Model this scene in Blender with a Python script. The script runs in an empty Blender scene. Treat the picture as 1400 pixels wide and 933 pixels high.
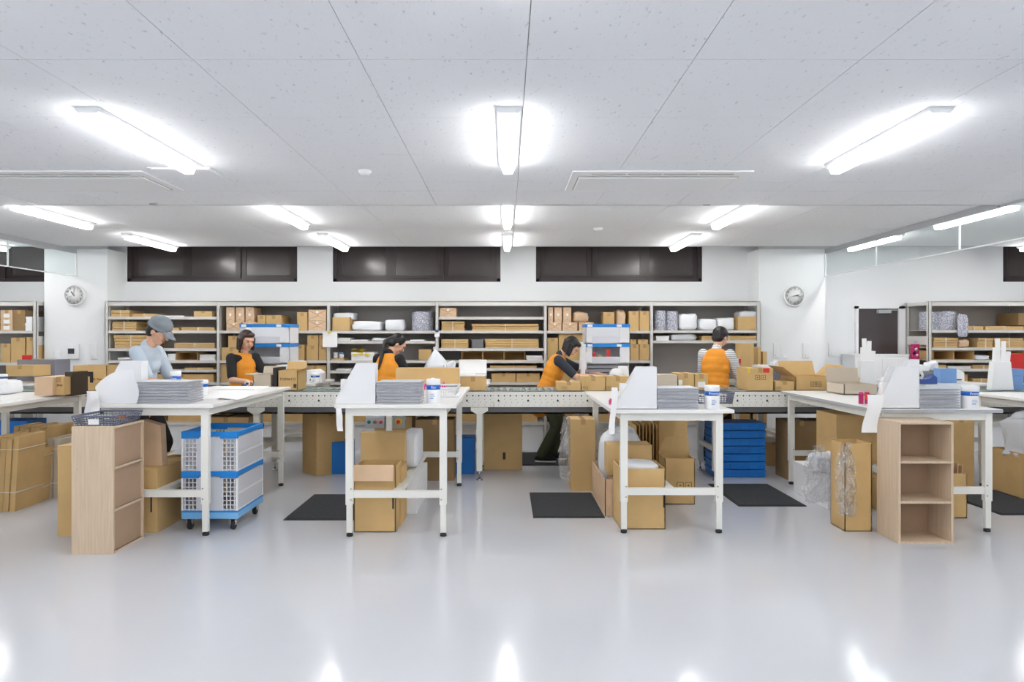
import bpy, bmesh, math, random
from mathutils import Vector, Matrix, Euler, noise
random.seed(7)
S = bpy.context.scene; COL = S.collection
F = 933.0; CH = 1.5; VX = 692.0; VY = 462.0
# ---------------- camera, world, exposure ----------------
cam = bpy.data.cameras.new('camera'); co = bpy.data.objects.new('camera', cam); COL.objects.link(co)
co.location = (0, 0, CH); co.rotation_euler = (math.pi/2, 0, 0)
cam.sensor_width = 36; cam.lens = 36*F/1400; cam.shift_x = 8/1400; cam.shift_y = -4.5/1400
cam.clip_start = .05; S.camera = co
w = bpy.data.worlds.new('world'); S.world = w; w.use_nodes = True
w.node_tree.nodes['Background'].inputs[0].default_value = (.9, .95, 1, 1)
w.node_tree.nodes['Background'].inputs[1].default_value = .5
S.view_settings.view_transform = 'Standard'; S.view_settings.look = 'None'
S.view_settings.gamma = 1; S.view_settings.use_curve_mapping = False
S.view_settings.exposure = 1.26
LAMP = 13.0
# ---------------- helpers ----------------
def X(px, Y): return (px-VX)*Y/F
def Z(py, Y): return CH-(py-VY)*Y/F
ORD = ['zeroth','first','second','third','fourth','fifth','sixth','seventh','eighth','ninth','tenth','eleventh','twelfth','thirteenth','fourteenth']
def lin(c):
    return tuple(((v/255)/12.92 if v/255 <= .04045 else ((v/255+.055)/1.055)**2.4) for v in c)
MATS = {}
def mat(name, rgb, rough=.6, metal=0, var=0, scale=8, bump=0, spec=.5, emit=0, trans=0, alpha=1, coat=0, stretch=(1,1,1), bscale=None):
    m = bpy.data.materials.new(name); m.use_nodes = True; nt = m.node_tree; b = nt.nodes['Principled BSDF']
    c = lin(rgb); b.inputs['Base Color'].default_value = (*c, 1)
    b.inputs['Roughness'].default_value = rough; b.inputs['Metallic'].default_value = metal
    b.inputs['Specular IOR Level'].default_value = spec
    if coat: b.inputs['Coat Weight'].default_value = coat; b.inputs['Coat Roughness'].default_value = .12
    if emit:
        b.inputs['Emission Color'].default_value = (*c, 1); b.inputs['Emission Strength'].default_value = emit
    if trans: b.inputs['Transmission Weight'].default_value = trans
    if alpha < 1: b.inputs['Alpha'].default_value = alpha
    if var or bump:
        tc = nt.nodes.new('ShaderNodeTexCoord'); mp = nt.nodes.new('ShaderNodeMapping'); mp.inputs['Scale'].default_value = stretch
        nt.links.new(tc.outputs['Object'], mp.inputs[0])
        n = nt.nodes.new('ShaderNodeTexNoise'); n.inputs['Scale'].default_value = scale; n.inputs['Detail'].default_value = 4
        nt.links.new(mp.outputs[0], n.inputs['Vector'])
        if var:
            r = nt.nodes.new('ShaderNodeValToRGB'); nt.links.new(n.outputs['Fac'], r.inputs[0])
            r.color_ramp.elements[0].position = .3; r.color_ramp.elements[1].position = .7
            r.color_ramp.elements[0].color = (*[v*(1-var) for v in c], 1); r.color_ramp.elements[1].color = (*[min(1, v*(1+var)) for v in c], 1)
            nt.links.new(r.outputs[0], b.inputs['Base Color'])
        if bump:
            n2 = n
            if bscale:
                n2 = nt.nodes.new('ShaderNodeTexNoise'); n2.inputs['Scale'].default_value = bscale; nt.links.new(mp.outputs[0], n2.inputs['Vector'])
            bp = nt.nodes.new('ShaderNodeBump'); bp.inputs['Strength'].default_value = bump; bp.inputs['Distance'].default_value = .01
            nt.links.new(n2.outputs['Fac'], bp.inputs['Height']); nt.links.new(bp.outputs[0], b.inputs['Normal'])
    MATS[name] = m; return m
mat('floor', (206,208,214), .13, var=.015, scale=.7, bump=.012, bscale=1.6, spec=.5)
mat('wall', (243,245,247), .6); mat('ceil_back', (186,188,192), .9)
mat('white_steel', (240,240,234), .38); mat('table_top', (243,242,240), .32); mat('edge_grey', (176,178,184), .5)
mat('lamp_body', (238,240,243), .45); mat('lamp', (253,252,249), .5, emit=LAMP)
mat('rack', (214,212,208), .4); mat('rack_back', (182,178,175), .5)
mat('kraft', (213,178,122), .75, var=.06, scale=5, bump=.05); mat('kraft_light', (222,190,156), .7, var=.05, scale=6)
mat('kraft_dark', (152,124,86), .8, var=.1, scale=6); mat('kraft_grey', (205,192,174), .8, var=.04, scale=4)
mat('kraft_paper', (224,192,158), .5, var=.08, scale=14, bump=.35)
mat('tape', (192,156,104), .25); mat('dark', (38,36,36), .6); mat('ink', (70,58,44), .7)
mat('wood', (214,192,166), .5, var=.09, scale=5, stretch=(14,14,.7), bump=.03); mat('hardboard', (178,150,124), .6, var=.05, scale=5)
mat('white', (244,245,247), .5); mat('paper', (246,246,246), .7); mat('foam', (240,243,248), .6, bump=.25, scale=16)
mat('bag_white', (236,240,247), .35, bump=.5, scale=11); mat('sheet_grey', (176,176,188), .3, var=.18, scale=20, stretch=(1,1,30))
mat('grey_tray', (140,140,150), .35, var=.12, scale=20, stretch=(1,1,24)); mat('basket', (104,108,128), .45)
mat('blue', (22,136,222), .4); mat('blue_dark', (22,122,214), .42, var=.05, scale=8); mat('sky', (124,190,242), .4)
mat('navy', (62,92,160), .4); mat('denim', (118,158,210), .4); mat('label_blue', (20,104,206), .4)
mat('pink', (222,74,140), .4); mat('magenta', (196,44,110), .45); mat('red', (224,52,44), .4); mat('yellow', (236,206,50), .4); mat('green', (20,120,90), .4)
mat('frame_brown', (58,48,48), .32); mat('pane_brown', (74,66,66), .22, spec=.6); mat('rubber', (34,34,38), .6)
mat('mat_black', (58,61,65), .95, var=.45, scale=90, bump=.5, bscale=120); mat('mat_edge', (34,35,38), .7); mat('chrome', (200,200,205), .2, metal=1)
mat('roller', (150,172,170), .3, metal=.6); mat('belt_grey', (120,120,124), .6); mat('box_grey', (176,178,182), .4)
mat('skin', (226,176,148), .5); mat('lip', (186,104,98), .5); mat('hair_black', (28,24,26), .4, bump=.4, scale=60, stretch=(1,1,.2)); mat('hair_brown', (58,38,34), .4, bump=.4, scale=60, stretch=(1,1,.2))
mat('apron', (238,154,44), .75, var=.07, scale=9, bump=.3); mat('shirt_black', (30,30,34), .8, bump=.3, scale=9); mat('shirt_slate', (52,58,68), .85, bump=.3, scale=9)
mat('shirt_blue', (194,208,222), .85, bump=.3, scale=7); mat('trousers_green', (66,70,48), .85, bump=.3, scale=8); mat('trousers_black', (26,26,30), .8)
mat('cap', (134,142,150), .8, bump=.1, scale=9); mat('string', (228,222,206), .7); mat('clear_lid', (232,236,240), .3)
mat('lead', (60,64,74), .4); mat('orange', (226,120,50), .5)
def stripes():
    m = mat('shirt_stripe', (226,228,230), .8); nt = m.node_tree; tc = nt.nodes.new('ShaderNodeTexCoord'); wv = nt.nodes.new('ShaderNodeTexWave')
    wv.bands_direction = 'Z'; wv.inputs['Scale'].default_value = 14; wv.inputs['Distortion'].default_value = .4
    r = nt.nodes.new('ShaderNodeValToRGB'); r.color_ramp.elements[0].color = (*lin((170,174,180)),1); r.color_ramp.elements[1].color = (*lin((236,237,238)),1)
    r.color_ramp.elements[0].position = .3; r.color_ramp.elements[1].position = .55
    nt.links.new(tc.outputs['Object'], wv.inputs[0]); nt.links.new(wv.outputs[0], r.inputs[0]); nt.links.new(r.outputs[0], nt.nodes['Principled BSDF'].inputs['Base Color'])
stripes()
def ceiling_mat():
    m = mat('ceil_tile', (240,242,245), .85); nt = m.node_tree; tc = nt.nodes.new('ShaderNodeNewGeometry')
    mp = nt.nodes.new('ShaderNodeMapping'); mp.inputs['Scale'].default_value = (60, 26, 1); mp.inputs['Rotation'].default_value = (0, 0, .5)
    n = nt.nodes.new('ShaderNodeTexNoise'); n.inputs['Scale'].default_value = 1.0; n.inputs['Detail'].default_value = 5
    nt.links.new(tc.outputs['Position'], mp.inputs[0]); nt.links.new(mp.outputs[0], n.inputs['Vector'])
    r = nt.nodes.new('ShaderNodeValToRGB'); r.color_ramp.elements[0].position = .27; r.color_ramp.elements[1].position = .36
    r.color_ramp.elements[0].color = (*lin((206,210,216)),1); r.color_ramp.elements[1].color = (*lin((240,242,246)),1)
    nt.links.new(n.outputs['Fac'], r.inputs[0]); nt.links.new(r.outputs[0], nt.nodes['Principled BSDF'].inputs['Base Color'])
    bp = nt.nodes.new('ShaderNodeBump'); bp.inputs['Strength'].default_value = .25; bp.inputs['Distance'].default_value = .004
    nt.links.new(n.outputs['Fac'], bp.inputs['Height']); nt.links.new(bp.outputs[0], nt.nodes['Principled BSDF'].inputs['Normal'])
ceiling_mat()
def bubble_mat():
    m = mat('bubble', (214,216,226), .25); nt = m.node_tree; b = nt.nodes['Principled BSDF']; tc = nt.nodes.new('ShaderNodeTexCoord')
    v = nt.nodes.new('ShaderNodeTexVoronoi'); v.inputs['Scale'].default_value = 48; nt.links.new(tc.outputs['Object'], v.inputs['Vector'])
    r = nt.nodes.new('ShaderNodeValToRGB'); r.color_ramp.elements[0].color = (*lin((240,241,247)),1); r.color_ramp.elements[1].color = (*lin((168,170,186)),1); r.color_ramp.elements[1].position = .6
    nt.links.new(v.outputs['Distance'], r.inputs[0]); nt.links.new(r.outputs[0], b.inputs['Base Color'])
    bp = nt.nodes.new('ShaderNodeBump'); bp.inputs['Strength'].default_value = .8; bp.inputs['Distance'].default_value = .01; bp.invert = True
    nt.links.new(v.outputs['Distance'], bp.inputs['Height']); nt.links.new(bp.outputs[0], b.inputs['Normal'])
bubble_mat()
def film(name, tint, op, gl=.12, rough=.08, bump=0):
    m = bpy.data.materials.new(name); m.use_nodes = True; nt = m.node_tree; nt.nodes.clear()
    o = nt.nodes.new('ShaderNodeOutputMaterial'); t = nt.nodes.new('ShaderNodeBsdfTransparent'); g = nt.nodes.new('ShaderNodeBsdfGlossy'); d = nt.nodes.new('ShaderNodeBsdfDiffuse')
    t.inputs[0].default_value = (*[min(1, v) for v in tint], 1); g.inputs['Roughness'].default_value = rough; d.inputs[0].default_value = (*tint, 1)
    a = nt.nodes.new('ShaderNodeMixShader'); a.inputs[0].default_value = op; b2 = nt.nodes.new('ShaderNodeMixShader')
    lw = nt.nodes.new('ShaderNodeLayerWeight'); lw.inputs[0].default_value = .5; pw = nt.nodes.new('ShaderNodeMath'); pw.operation = 'POWER'; pw.inputs[1].default_value = 5; nt.links.new(lw.outputs[1], pw.inputs[0])
    ma = nt.nodes.new('ShaderNodeMath'); ma.operation = 'ADD'; ma.inputs[1].default_value = gl; nt.links.new(pw.outputs[0], ma.inputs[0])
    nt.links.new(t.outputs[0], a.inputs[1]); nt.links.new(d.outputs[0], a.inputs[2]); nt.links.new(a.outputs[0], b2.inputs[1]); nt.links.new(g.outputs[0], b2.inputs[2]); nt.links.new(ma.outputs[0], b2.inputs[0]); nt.links.new(b2.outputs[0], o.inputs[0])
    if bump:
        tc = nt.nodes.new('ShaderNodeTexCoord'); n = nt.nodes.new('ShaderNodeTexNoise'); n.inputs['Scale'].default_value = 14; nt.links.new(tc.outputs['Object'], n.inputs['Vector'])
        bp = nt.nodes.new('ShaderNodeBump'); bp.inputs['Strength'].default_value = bump; bp.inputs['Distance'].default_value = .03; nt.links.new(n.outputs['Fac'], bp.inputs['Height']); nt.links.new(bp.outputs[0], g.inputs['Normal'])
    MATS[name] = m
film('glass', (.93,.96,.96), .05, .03, .02); film('poly', (.94,.95,.97), .08, .2, .12, 1.8); film('frost', (.86,.88,.94), .72, .02, .3)
film('frost_file', (.93,.94,.97), .88, .0, .4); film('pet', (.95,.96,.97), .2, .05, .1)

class MB:
    def __init__(s): s.v = []; s.f = []; s.mi = []; s.cur = 0; s.sm = []
    def add(s, vs, fs, smooth=False):
        o = len(s.v); s.v += [tuple(p) for p in vs]; s.f += [tuple(i+o for i in f) for f in fs]; s.mi += [s.cur]*len(fs); s.sm += [smooth]*len(fs); return s
    def box(s, x0, x1, y0, y1, z0, z1, M=None):
        vs = [Vector(p) for p in ((x0,y0,z0),(x1,y0,z0),(x1,y1,z0),(x0,y1,z0),(x0,y0,z1),(x1,y0,z1),(x1,y1,z1),(x0,y1,z1))]
        if M: vs = [M@p for p in vs]
        return s.add(vs, [(0,3,2,1),(4,5,6,7),(0,1,5,4),(1,2,6,5),(2,3,7,6),(3,0,4,7)])
    def prism(s, pts, a, b, axis='y'):  # pts in the other two axes
        n = len(pts); g = {'y': lambda p, t: (p[0], t, p[1]), 'x': lambda p, t: (t, p[0], p[1]), 'z': lambda p, t: (p[0], p[1], t)}[axis]
        vs = [g(p, a) for p in pts]+[g(p, b) for p in pts]
        return s.add(vs, [tuple(range(n))[::-1], tuple(range(n, 2*n))]+[(i, (i+1) % n, (i+1) % n+n, i+n) for i in range(n)])
    def lathe(s, prof, c=(0,0,0), n=20, axis='z'):
        vs = []; fs = []
        for r, h in prof:
            for k in range(n):
                a = 2*math.pi*k/n; p = (r*math.cos(a), r*math.sin(a), h)
                if axis == 'y': p = (p[0], p[2], p[1])
                if axis == 'x': p = (p[2], p[0], p[1])
                vs.append((c[0]+p[0], c[1]+p[1], c[2]+p[2]))
        m = len(prof)
        for i in range(m-1):
            for k in range(n): fs.append((i*n+k, i*n+(k+1) % n, (i+1)*n+(k+1) % n, (i+1)*n+k))
        s.add(vs, fs, True); o = len(s.v)-m*n
        if prof[0][0] > 1e-5: s.f.append(tuple(o+k for k in range(n))[::-1]); s.mi.append(s.cur); s.sm.append(False)
        if prof[-1][0] > 1e-5: s.f.append(tuple(o+(m-1)*n+k for k in range(n))); s.mi.append(s.cur); s.sm.append(False)
        return s
    def cyl(s, p, q, r, r2=None, n=12):
        p = Vector(p); q = Vector(q); r2 = r if r2 is None else r2; d = (q-p).normalized(); u = d.orthogonal().normalized(); v = d.cross(u)
        vs = [c+(u*math.cos(2*math.pi*k/n)+v*math.sin(2*math.pi*k/n))*rr for c, rr in ((p, r), (q, r2)) for k in range(n)]
        s.add(vs, [(k, (k+1) % n, (k+1) % n+n, k+n) for k in range(n)], True); o = len(s.v)-2*n
        s.f += [tuple(o+k for k in range(n))[::-1], tuple(o+n+k for k in range(n))]; s.mi += [s.cur]*2; s.sm += [False]*2
        return s
    def ell(s, c, r, n=14, m=9, M=None):
        vs = []; fs = []; c = Vector(c)
        for i in range(m+1):
            t = math.pi*i/m
            for k in range(n):
                a = 2*math.pi*k/n; p = Vector((r[0]*math.sin(t)*math.cos(a), r[1]*math.sin(t)*math.sin(a), r[2]*math.cos(t)))
                if M: p = M@p
                vs.append(c+p)
        for i in range(m):
            for k in range(n): fs.append((i*n+k, (i+1)*n+k, (i+1)*n+(k+1) % n, i*n+(k+1) % n))
        return s.add(vs, fs, True)
    def cap(s, p, q, r1, r2):
        s.cyl(p, q, r1, r2, 12); s.ell(p, (r1,)*3, 12, 8); s.ell(q, (r2,)*3, 12, 8); return s
    def torus(s, c, R, r, axis='y', n=20, m=8):
        vs = []; fs = []
        for i in range(n):
            a = 2*math.pi*i/n
            for k in range(m):
                b = 2*math.pi*k/m; rr = R+r*math.cos(b); p = (rr*math.cos(a), r*math.sin(b), rr*math.sin(a))
                if axis == 'x': p = (p[1], p[0], p[2])
                if axis == 'z': p = (p[0], p[2], p[1])
                vs.append((c[0]+p[0], c[1]+p[1], c[2]+p[2]))
        for i in range(n):
            for k in range(m): fs.append((i*m+k, ((i+1) % n)*m+k, ((i+1) % n)*m+(k+1) % m, i*m+(k+1) % m))
        return s.add(vs, fs, True)
    def grid(s, nx, ny, fn, smooth=True):
        vs = [fn(i/nx, j/ny) for j in range(ny+1) for i in range(nx+1)]
        return s.add(vs, [(j*(nx+1)+i, j*(nx+1)+i+1, (j+1)*(nx+1)+i+1, (j+1)*(nx+1)+i) for j in range(ny) for i in range(nx)], smooth)
    def mesh(s, name, mats):
        me = bpy.data.meshes.new(name); me.from_pydata(s.v, [], s.f); me.update()
        for m in (mats if isinstance(mats, (list, tuple)) else [mats]): me.materials.append(MATS[m])
        me.polygons.foreach_set('material_index', s.mi); me.polygons.foreach_set('use_smooth', s.sm); return me
    def build(s, name, mats, parent=None, loc=None, bevel=0):
        o = bpy.data.objects.new(name, s.mesh(name, mats)); COL.objects.link(o); o.parent = parent
        if name in ('lattice', 'fold', 'punched_holes', 'numerals', 'screw_cap', 'bolt', 'printed_marks', 'recess', 'small_print'): o['kind'] = 'stuff'
        if loc: o.location = loc
        if bevel:
            b = o.modifiers.new('bevel', 'BEVEL'); b.width = bevel; b.segments = 2; b.limit_method = 'ANGLE'
        return o
def tag(o, label=None, cat=None, group=None, kind=None):
    for k, v in (('label', label), ('category', cat), ('group', group), ('kind', kind)):
        if v: o[k] = v
    return o
def thing(name, label, cat, loc=(0,0,0), rz=0, group=None):
    o = bpy.data.objects.new(name, None); COL.objects.link(o); o.location = loc; o.rotation_euler = (0, 0, rz); o.empty_display_size = .1
    return tag(o, label, cat, group)
def dup(o, parent=None):
    c = o.copy(); COL.objects.link(c); c.parent = parent
    for ch in list(o.children): dup(ch, c)
    return c
def text(s, name, m, parent, loc, size, rot=(math.pi/2,0,0), align='CENTER', depth=.0006):
    cu = bpy.data.curves.new(name, 'FONT'); cu.body = s; cu.size = size; cu.align_x = align; cu.align_y = 'CENTER'; cu.extrude = depth; cu.resolution_u = 2
    t = bpy.data.objects.new(name, cu); COL.objects.link(t); dg = bpy.context.evaluated_depsgraph_get()
    me = bpy.data.meshes.new_from_object(t.evaluated_get(dg)); bpy.data.objects.remove(t)
    me.materials.clear(); me.materials.append(MATS[m]); o = bpy.data.objects.new(name, me); COL.objects.link(o); o.parent = parent; o.location = loc; o.rotation_euler = rot
    return o
def struct(name, mb, m, parent=None, bevel=0):
    o = mb.build(name, m, parent, bevel=bevel)
    if not parent: o['kind'] = 'structure'
    return o
# ---------------- structure ----------------
XL, XR, YB, YW = -9.0, 9.0, -4.0, 9.6
CF, CR, CE = 2.65, 2.69, 5.93        # front ceiling height, rear ceiling height, step between them
COLS = [(-6.2, -5.35), (3.39, 4.28)]
struct('floor', MB().box(XL, XR, YB, YW+.1, -.1, 0), 'floor')
struct('wall_left', MB().box(XL-.1, XL, YB, YW+.1, 0, 3.0), 'wall'); struct('wall_right', MB().box(XR, XR+.1, YB, YW+.1, 0, 3.0), 'wall')
struct('wall_front', MB().box(XL-.1, XR+.1, YB-.1, YB, 0, 3.0), 'wall')
WIN = [(-8.6, -6.3), (-5.34, -2.94), (-2.44, -.08), (.42, 2.76), (6.99, 8.8)]; WZ = 2.287; WT = 2.96
wb = MB(); wb.box(XL, XR, YW, YW+.15, 0, WZ); e = [XL]+[v for q in WIN for v in q]+[XR]
for i in range(0, len(e), 2): wb.box(e[i], e[i+1], YW, YW+.15, WZ, WT)
struct('wall_back', wb, 'wall')
for i, (a, b) in enumerate(COLS): struct('trim_%d' % (i+1), MB().box(a, b, 9.16, YW+.01, 0, CR), 'wall')
for i, (a, b) in enumerate(WIN):
    o = bpy.data.objects.new('window_%d' % (i+1), None); COL.objects.link(o); o.location = ((a+b)/2, YW+.02, WZ); o['kind'] = 'structure'
    W = (b-a)/2; H = WT-WZ
    MB().box(-W, -W+.05, 0, .1, 0, H).box(W-.05, W, 0, .1, 0, H).box(-W, W, 0, .1, 0, .045).box(-W, W, 0, .1, H-.045, H).box(-W, W, .1, .12, 0, H).build('window_frame', 'frame_brown', o)
    for k in range(3):
        x0 = -W+.05+k*(2*W-.1)/3; x1 = x0+(2*W-.1)/3; y = .03 if k == 1 else .055
        sa = MB().box(x0, x0+.07, y, y+.03, .05, H-.05).box(x1-.07, x1, y, y+.03, .05, H-.05).box(x0+.07, x1-.07, y, y+.03, .05, .1).build('window_sash', 'frame_brown', o)
        MB().box(x0+.07, x1-.07, y+.012, y+.018, .1, H-.05).build('pane', 'pane_brown', sa)
# ceilings
cl = MB().box(XL, XR, YB, CE, CF+.02, CF+.06).box(XL, XR, CE, 8.92, CR+.02, CR+.06).box(XL, XR, CE-.02, CE, CF, CR+.02)
cl.box(XL, XR, 8.86, 8.92, CR, 3.0).box(XL, XR, 8.92, YW+.15, 2.96, 3.0)
for a, b in COLS: cl.box(a, b, 8.92, 9.17, CR, CR+.04)
for a in (XL,): pass
ceil = struct('ceiling', cl, 'ceil_back')
def tiles(x0s, y0s, z, m):
    cache = {}
    for i in range(len(x0s)-1):
        for j in range(len(y0s)-1):
            k = (round(x0s[i+1]-x0s[i], 3), round(y0s[j+1]-y0s[j], 3))
            if k not in cache: cache[k] = MB().box(.0015, k[0]-.0015, .0015, k[1]-.0015, 0, .015).mesh('ceiling_tile', m)
            o = bpy.data.objects.new('ceiling_tile', cache[k]); COL.objects.link(o); o.parent = ceil; o.location = (x0s[i], y0s[j], z)
xs = [-8.9+(i*.69)+.085-.055 for i in range(27)]; xs = [.085+.69*i for i in range(-13, 13)]
tiles(xs, [-4.0+.075]+[2.82+.735*k for k in range(-9, 4)][1:]+[5.34], CF, 'ceil_tile')
tiles(xs, [5.345, CE-.001], CF, 'ceil_tile')
tiles([.085+1.38*i for i in range(-6, 7)], [CE+.001, 7.42, 8.858], CR, 'ceil_tile')
# wall trims beneath the rack
# glass smoke curtains
for gx, lab in ((-5.77, 'clear glass smoke curtain hanging from ceiling at left clock column'), (4.285, 'clear glass smoke curtain hanging from ceiling beside the right clock')):
    t = thing('smoke_curtain', lab, 'glass panel', (gx, 0, 2.32))
    ys = [-1, .5, 2.0, 3.5, 5.0, 6.45, 7.9, 9.15]
    for a, b in zip(ys, ys[1:]): MB().box(-.004, .004, a+.004, b-.004, .012, .33).build('glass_pane', 'glass', t)
    MB().box(-.008, .008, -1, 9.15, 0, .012).build('bottom_rail', 'white', t); MB().box(-.012, .012, -1, CE-.03, .31, .329).box(-.012, .012, CE+.005, 9.15, .31, .369).build('top_rail', 'edge_grey', t)
    for b in ys[1:]: MB().box(-.008, .008, b-.006, b+.006, .0, .31).build('joint_strip', 'white', t)
# ---------------- ceiling fixtures ----------------
lp = None
def lamp(x, y, z, lab, grp):
    global lp
    if lp is None:
        lp = thing('ceiling_light', lab, 'light', (x, y, z), 0, grp)
        MB().prism([(-.064, 0), (.064, 0), (.06, -.016), (.045, -.03), (-.045, -.03), (-.06, -.016)], 0, 1.12).build('housing', 'lamp_body', lp)
        MB().prism([(-.038, -.03), (.038, -.03), (.038, -.05), (.026, -.07), (-.026, -.07), (-.038, -.05)], .02, 1.10).build('diffuser', 'lamp', lp)
        o = lp
    else: o = dup(lp)
    o.location = (x, y, z); o['label'] = lab; o['group'] = grp
rows = [(5.97, CR, 'middle row'), (7.76, CR, 'row nearest the windows'), (3.40, CF, 'front row'), (1.06, CF, 'row above camera'), (-1.3, CF, 'unseen row added behind camera'), (-3.4, CF, 'rearmost unseen row, added for light')]  # the rows behind the camera are unseen, added for illumination
pos = {-6.5: 'added far left beyond the glass curtain', -4.32: 'outer left', -2.09: 'inner left', .013: 'centre one', 2.17: 'inner right', 4.47: 'outer right just behind glass curtain', 6.7: 'added far right beyond the glass curtain'}  # outermost columns are added lamps, kept for their light
for y, z, rn in rows:
    for x, pn in pos.items():
        if y == 3.4 and abs(x) > 6: continue
        lamp(x, y, z, 'white batten ceiling light, %s, %s' % (rn, pn), 'batten ceiling lights')
def aircon(x, lab):
    t = thing('ceiling_air_conditioner', lab, 'air conditioner', (x, 4.68, CF))
    MB().box(0, 1.245, 0, .61, -.012, 0).build('frame_panel', 'lamp_body', t, bevel=.004)
    MB().box(.05, 1.19, .13, .17, -.015, -.01).box(.05, .06, .17, .53, -.015, -.01).box(1.18, 1.19, .17, .53, -.015, -.01).box(.05, 1.19, .53, .56, -.015, -.01).build('recess', 'rack_back', t)
    MB().box(.06, 1.18, .15, .535, -.022, -.012).build('intake_panel', 'lamp_body', t, bevel=.003)
    for k in range(4): MB().box(.14+k*.25, .375+k*.25, .055, .075, -.016, -.011).build('air_slot', 'rack_back', t)
aircon(.456, 'flush ceiling cassette air conditioner right of the centre light'); aircon(-3.745, 'flush ceiling cassette air conditioner at left edge of photo')
t = tag(MB().lathe([(.045, 0), (.045, -.012), (.03, -.03), (.012, -.034), (0, -.034)]).build('smoke_detector', 'lamp_body', None, (-.97, 4.69, CF)), 'small round smoke detector on ceiling left of centre light', 'detector')
tag(MB().lathe([(.05, 0), (.05, -.01), (.035, -.028), (0, -.03)]).build('smoke_detector', 'lamp_body', None, (1.0, 7.4, CR)), 'faint round ceiling detector between right cassette and windows', 'detector')
t = thing('access_hatch', 'square ceiling access hatch between left light and left cassette', 'hatch', (-2.42, 4.6, CF)); MB().box(0, .42, 0, .42, -.006, 0).build('hatch_frame', 'lamp_body', t); MB().box(.015, .405, .015, .405, -.009, -.006).build('hatch_panel', 'ceil_tile', t)
for px, py in ((158, 258), (210, 278.5), (966, 280)):
    Y = F*1.15/(462-py); tag(MB().box(-.03, .03, -.01, .01, -.008, 0).build('ceiling_clip', 'box_grey', None, (X(px, Y), Y, CF)), 'small grey slot plate on ceiling band, at pixel column %d of photo' % px if 0 else {158:'small grey plate on ceiling above the left cassette edge',210:'small grey plate on ceiling step left of the leftmost light pair',966:'small grey plate on ceiling step right of centre'}[px], 'ceiling plate')
# ---------------- wall things ----------------
def clock(px, py, lab, hr):
    Y = 9.155; t = thing('wall_clock', lab, 'clock', (X(px, Y), Y, Z(py, Y)))
    MB().lathe([(.142, 0), (.145, -.02), (.138, -.034), (.128, -.036), (.126, -.028), (.0, -.028)], axis='y', n=40).build('case', 'white', t)
    MB().lathe([(.128, 0), (0, -.001)], (0, -.0285, 0), axis='y', n=36).build('dial', 'paper', t)
    for k in range(1, 13):
        a = math.radians(90-30*k); text(str(k), 'numeral', 'lead', t, (.1*math.cos(a), -.031, .1*math.sin(a)), .032)
    for L, wd, ang, nm in ((.06, .006, hr[0], 'hour_hand'), (.088, .0045, hr[1], 'minute_hand'), (.09, .002, hr[2], 'second_hand')):
        o = MB().box(-wd, wd, -.002, 0, -.015, L).build(nm, 'lead' if nm == 'hour_hand' else 'box_grey', t, (0, -.033, 0)); o.rotation_euler = (0, math.radians(ang), 0)
    MB().lathe([(.008, 0), (.006, -.004), (0, -.004)], (0, -.034, 0), axis='y').build('hub', 'box_grey', t)
clock(103, 404, 'round white wall clock on left column above the thermostat', (-38, 2, -110)); clock(1085, 405, 'round white wall clock on right column', (78, 95, -105))
def plate(px, py0, py1, Y, lab, wpx=8, n=1):
    t = thing('switch_plate', lab, 'wall plate', (X(px, Y), Y, Z(py1, Y))); W = wpx*Y/F/2; H = (py1-py0)*Y/F
    MB().box(-W, W, -.01, 0, 0, H).build('cover', 'white', t, bevel=.003); MB().box(-W*.55, W*.55, -.014, -.01, H*.2, H*.8).build('rocker', 'white', t, bevel=.002)
    MB().lathe([(.004, 0), (.004, -.002), (0, -.002)], (-W*.3, -.014, H*.15), axis='y', n=8).build('pilot_light', 'lead', t)
plate(79, 480, 491, 9.155, 'small white switch plate left of the thermostat'); plate(128.5, 470, 491, 9.155, 'tall white switch plate right of the thermostat', 9)
plate(1061, 469, 489, 9.155, 'white switch plate on right column, left one of two'); plate(1102, 469, 489.5, 9.155, 'white switch plate on right column, right one of two', 9); plate(1137, 469, 487, 9.595, 'white switch plate on wall just left of the dark door')
plate(1074, 486, 491, 9.155, 'little socket plate low on right column', 6)
t = thing('thermostat', 'white wall thermostat with grey screen under left clock', 'thermostat', (X(101.5, 9.155), 9.155, Z(491, 9.155)))
MB().box(-.075, .075, -.03, 0, 0, .205).build('housing', 'white', t, bevel=.006); MB().box(-.065, .02, -.032, -.03, .07, .14).build('screen', 'lead', t); MB().lathe([(.004, 0), (0, -.003)], (.02, -.03, .165), axis='y', n=8).build('sensor', 'box_grey', t)
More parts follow.
